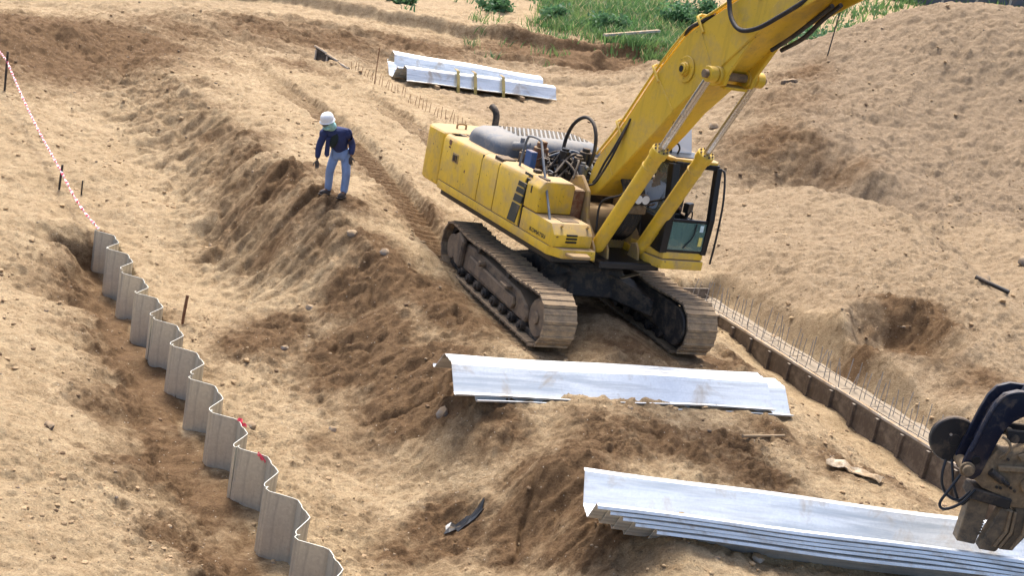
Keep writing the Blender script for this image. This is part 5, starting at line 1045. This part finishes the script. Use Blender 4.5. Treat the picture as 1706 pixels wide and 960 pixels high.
def scatter(name, n, region, sizes, mat, seed, label, cat):
    r_ = np.random.default_rng(seed); bm_v = []; bm_f = []
    y = region[0]*np.exp(r_.random(n)*math.log(region[1]/region[0])); x = (r_.random(n)*1.1-.55)*y
    keep = fbm(x*.5, y*.5, 2, .5, 3)+r_.normal(0, .35, n) > -.05
    if mat == 'crumb': keep &= moisture_shade(x, y) < .3
    x, y = x[keep], y[keep]; z = ground_z(x, y)
    base = []
    for k in range(6):
        bm = bmesh.new(); bmesh.ops.create_icosphere(bm, subdivisions=1, radius=1); q = np.random.default_rng(k+seed)
        v = np.array([p.co[:] for p in bm.verts]); v = v*(1+q.uniform(-.28, .22, (len(v), 1)))*[1, .8, .65]; f = np.array([[a.index for a in p.verts] for p in bm.faces]); bm.free(); base.append((v, f))
    V_ = []; F_ = []; off = 0
    for i in range(len(x)):
        v, f = base[i % 6]; s_ = sizes[0]*(sizes[1]/sizes[0])**(r_.random()**2.2)*(.6+.4*min(y[i]/15, 2.2)); a = r_.random()*6.28; ca_, sa_ = math.cos(a), math.sin(a)
        w_ = v*s_; w_ = np.stack([w_[:, 0]*ca_-w_[:, 1]*sa_, w_[:, 0]*sa_+w_[:, 1]*ca_, w_[:, 2]], -1)+[x[i], y[i], z[i]+s_*.2]; V_.append(w_); F_.append(f+off); off += len(v)
    me = bpy.data.meshes.new(name); me.from_pydata(np.concatenate(V_).tolist(), [], np.concatenate(F_).tolist())
    for p in me.polygons: p.use_smooth = False
    o = link_mesh(name, me, mat); tag(o, label, cat, kind='stuff')
scatter('pebbles', 2600, (9, 48), (.008, .045), 'stone_grey', 3, 'small grey pebbles strewn over the sand', 'pebbles')
scatter('earth_crumbs', 9000, (8.5, 44), (.010, .055), 'crumb', 8, 'crumbs of dry earth strewn over the sand', 'crumbs')
scatter('dark_crumbs', 3500, (8.5, 46), (.008, .045), 'crumb_dark', 21, 'crumbs of damp dark earth strewn over the sand', 'crumbs')
def stick(pts, r, mat, label, name='timber_plank', cat='timber', flat=None):
    q = MB()
    if flat:
        a, b = Vector(pts[0]), Vector(pts[-1]); d = b-a; M = d.to_track_quat('X', 'Z').to_matrix(); q.cbox((a+b)/2, (d.length, flat[0], flat[1]), M); o = q.build(name, mat, None, .006)
    else: q.tube(pts, r, 7); o = q.build(name, mat, None, 0, 60)
    return tag(o, label, cat)
def on(x, y, dz=.03): return (x, y, gz(x, y)+dz)
stick([on(1.75, 55.4, .35), on(4.05, 57.3, .4)], 0, 'weathered', 'long pale plank lying at the foot of the grassy bank', flat=(.18, .10))
stick([on(9.0, 25.8, .06), on(9.55, 25.35, .08)], .045, 'mud_dark', 'dark stick lying on the right hump near the edge', 'stick', 'stick')
stick([on(10.2, 26.1, .06), on(10.6, 25.75, .08)], .05, 'mud_dark', 'second dark stick at the right edge of the hump', 'stick', 'stick')
stick([(8.19, 41.3, 5.9), (8.14, 41.2, 5.2), on(8.07, 41.07, -.1)], .02, 'mud_dark', 'thin dark rod leaning up from the spoil heap crest', 'rod', 'rod')
stick([on(3.55, 17.35, .05), on(4.25, 17.95, .05)], .022, 'timber', 'thin stick lying below the bright sheet pile', 'stick', 'stick')
# torn cement bag
q = MB(); vs = []; rr = random.Random(2)
for i in range(9):
    for j in range(5):
        x = 4.72+i*.085+rr.uniform(-.02, .02)+j*.03; y = 17.20-i*.045+j*.05+rr.uniform(-.02, .02); vs.append((x, y, gz(x, y)+.03+rr.uniform(0, .06)))
q.add(vs, [(i*5+j, (i+1)*5+j, (i+1)*5+j+1, i*5+j+1) for i in range(8) for j in range(4)]); o = q.build('torn_paper_bag', 'paper'); sm = o.modifiers.new('s', 'SOLIDIFY'); sm.thickness = .008
tag(o, 'torn pale paper bag lying in the sand above the foreground stack', 'paper bag')
# black rag half buried in the slope
q = MB(); vs = []
for i in range(8):
    for j in range(4):
        x = -.25+i*.06+rr.uniform(-.015, .015); y = 15.28+j*.06+rr.uniform(-.015, .015)+i*.012; vs.append((x, y, gz(x, y)+.01+rr.uniform(0, .035)))
q.add(vs, [(i*4+j, (i+1)*4+j, (i+1)*4+j+1, i*4+j+1) for i in range(7) for j in range(3)]); o = q.build('plastic_sheet', 'black_clean'); sm = o.modifiers.new('s', 'SOLIDIFY'); sm.thickness = .01
tag(o, 'crumpled black plastic scrap half buried in the foreground slope', 'plastic scrap')

# ------------------------------------------------------------------ grass and shrubs on the far bank, fence
def leafmat(name, a, b, c):
    m, n, l, p = nodemat(name); MATS[name] = m
    at = n.new('ShaderNodeAttribute'); at.attribute_name = 'tone'; g = n.new('ShaderNodeNewGeometry')
    nz = noise(n, l, .9, 4, .5, g.outputs['Position'])
    col = mix(n, l, at.outputs['Fac'], a, b); col = mix(n, l, mapr(n, l, nz.outputs[0], .5, .72, 0, .8), col, c); l.new(col, p.inputs['Base Color'])
    p.inputs['Roughness'].default_value = .6; tr = n.new('ShaderNodeBsdfTranslucent'); ms = n.new('ShaderNodeMixShader'); ms.inputs[0].default_value = .45; l.new(col, tr.inputs[0]); l.new(p.outputs[0], ms.inputs[1]); l.new(tr.outputs[0], ms.inputs[2]); l.new(ms.outputs[0], n['Material Output'].inputs['Surface'])
leafmat('grass', (.055, .13, .04), (.14, .26, .08), (.24, .31, .10)); leafmat('straw', (.42, .34, .18), (.55, .46, .26), (.30, .26, .12)); leafmat('leaf', (.05, .13, .055), (.12, .24, .10), (.15, .25, .09))
def blades(name, pts, hgt, wid, per, spread, seed, mat, parent=None):
    r_ = np.random.default_rng(seed); P = np.repeat(np.asarray(pts), per, 0); n = len(P)
    P = P+np.c_[r_.normal(0, spread, (n, 2)), np.zeros(n)]
    a = r_.random(n)*6.28; h = hgt*(.5+r_.random(n)); wd = wid*(.6+.8*r_.random(n)); ln = h*(.2+.7*r_.random(n)); b = r_.random(n)*6.28
    d = np.c_[np.cos(a), np.sin(a), 0*a]*wd[:, None]; l1 = np.c_[np.cos(b)*ln*.35, np.sin(b)*ln*.35, h*.6]; l2 = np.c_[np.cos(b)*ln, np.sin(b)*ln, h]
    V_ = np.stack([P-d, P+d, P+l1-d*.8, P+l1+d*.8, P+l2], 1).reshape(-1, 3); k = np.arange(n)*5
    F_ = np.concatenate([np.stack([k, k+1, k+3], -1), np.stack([k, k+3, k+2], -1), np.stack([k+2, k+3, k+4], -1)])
    me = bpy.data.meshes.new(name); me.from_pydata(V_.tolist(), [], F_.tolist())
    t = np.repeat(r_.random(n), 5).astype(np.float32); at = me.attributes.new('tone', 'FLOAT', 'POINT'); at.data.foreach_set('value', t)
    return link_mesh(name, me, mat, parent)
def spots(n, fx, fy, dens, seed):
    r_ = np.random.default_rng(seed); x = fx[0]+(fx[1]-fx[0])*r_.random(n); y = fy[0]+(fy[1]-fy[0])*r_.random(n)
    k = dens(x, y)+r_.normal(0, .12, n) > .5; x, y = x[k], y[k]; return np.c_[x, y, ground_z(x, y)-.05]
toe = lambda x: 59.4-1.05*(x+2.4)
d1 = lambda x, y: .25+.9*sstep(0, 1.5, y-toe(x))*sstep(16, 9, y-toe(x))*sstep(-1.6, -.3, x)*sstep(9, 6.5, x)*(.62+.6*fbm(x*.5, y*.5, 3, .5, 1))
g1 = spots(5200, (-4, 9), (50, 74), d1, 1)
tag(blades('grass', g1, .36, .022, 16, .22, 5, 'grass'), 'bright green grass growing on the far bank behind the boom', 'grass', kind='stuff')
d2 = lambda x, y: .40+.85*fbm(x*.28, y*.22, 3, .5, 2)
g2 = spots(1700, (7, 34), (58, 100), d2, 3); g2 = g2[(g2[:, 0] > (g2[:, 1]-50)*.22)]
tag(blades('dry_grass', g1[::3], .40, .018, 4, .25, 15, 'straw'), 'dry straw stalks among the grass on the far bank', 'grass', kind='stuff')
tag(blades('grass', g2, .5, .05, 9, .35, 6, 'grass'), 'patchy grass on the far slope right of the boom', 'grass', kind='stuff')
g3 = spots(700, (-16, 0), (56, 76), lambda x, y: .18+.8*fbm(x*.3, y*.3, 3, .5, 0), 4)
tag(blades('weeds', g3, .35, .05, 7, .3, 7, 'leaf'), 'sparse low weeds on the sandy far bank', 'weeds', kind='stuff')
def shrub(x, y, rx, rz, n, seed, label):
    root = empty('shrub', (x, y, gz(x, y)-.05)); tag(root, label, 'shrub', 'shrubs on the far bank'); r_ = np.random.default_rng(seed)
    for k in range(4):
        a = r_.random()*6.28; q = MB(); q.tube([(0, 0, 0), (math.cos(a)*rx*.2, math.sin(a)*rx*.2, rz*.5), (math.cos(a)*rx*.5, math.sin(a)*rx*.5, rz*1.1)], [.03, .022, .01], 5); q.build('stem', 'mud_dark', root)
    ctr = np.c_[r_.normal(0, rx*.45, 14), r_.normal(0, rx*.45, 14), np.abs(r_.normal(rz*.7, rz*.35, 14))]
    P = np.repeat(ctr, n//14, 0)+r_.normal(0, rx*.2, (n//14*14, 3)); P[:, 2] = np.abs(P[:, 2]); m_ = len(P)
    u = r_.normal(0, 1, (m_, 3)); u /= np.linalg.norm(u, axis=1)[:, None]; v = np.cross(u, r_.normal(0, 1, (m_, 3))); v /= np.linalg.norm(v, axis=1)[:, None]; s_ = .07+.09*r_.random((m_, 1))
    V_ = np.stack([P-u*s_, P+v*s_*.5, P+u*s_, P-v*s_*.5], 1).reshape(-1, 3); k = np.arange(m_)*4
    me = bpy.data.meshes.new('foliage'); me.from_pydata(V_.tolist(), [], np.stack([k, k+1, k+2, k+3], -1).tolist())
    at = me.attributes.new('tone', 'FLOAT', 'POINT'); at.data.foreach_set('value', np.repeat(r_.random(m_), 4).astype(np.float32)); link_mesh('foliage', me, 'leaf', root)
for i, (x, y, rx, rz, lb) in enumerate([(5.3, 60.6, 1.0, .6, 'broad leafy shrub at the right end of the grassy bank by the boom'), (6.4, 63.5, 1.1, .7, 'dark green shrub higher up the bank just left of the boom'), (2.0, 58.5, .8, .5, 'low shrub in the middle of the grassy bank'),
     (-.4, 60.2, .7, .4, 'low dark shrub at the left end of the grassy bank'), (11.6, 62.0, 1.4, .9, 'dark green shrub seen under the boom hoses above the spoil heap'), (-3.2, 62.4, .7, .45, 'small tuft of leaves on the sandy bank left of the grass'), (-7.6, 62.0, .5, .3, 'tiny plant on the bare bank at the top edge'), (14.5, 66.5, 1.2, .7, 'leafy shrub right of the boom tip behind the heap')]):
    shrub(x, y, rx, rz, 900, i+3, lb)
fence = empty('fence', (18.5, 84.0, gz(18.5, 84.0)), .1); tag(fence, 'dark sheet fence with pale posts on the far crest at the top right', 'fence')
for k in range(9):
    x = k*2.1; wx, wy = 18.5+x*math.cos(.1), 84+x*math.sin(.1); z = gz(wx, wy)-fence.location.z
    q = MB(); q.box((x-.06, -.06, z-.3), (x+.06, .06, z+2.0)); q.build('post', 'weathered', fence, .01)
    q = MB(); q.box((x+.08, -.02, z-.2), (x+2.02, .02, z+1.7)); q.build('panel', 'fence_sheet', fence, .005)
    q = MB(); q.box((x+.065, -.055, z+1.2), (x+2.035, -.022, z+1.28)); q.build('rail', 'weathered', fence)
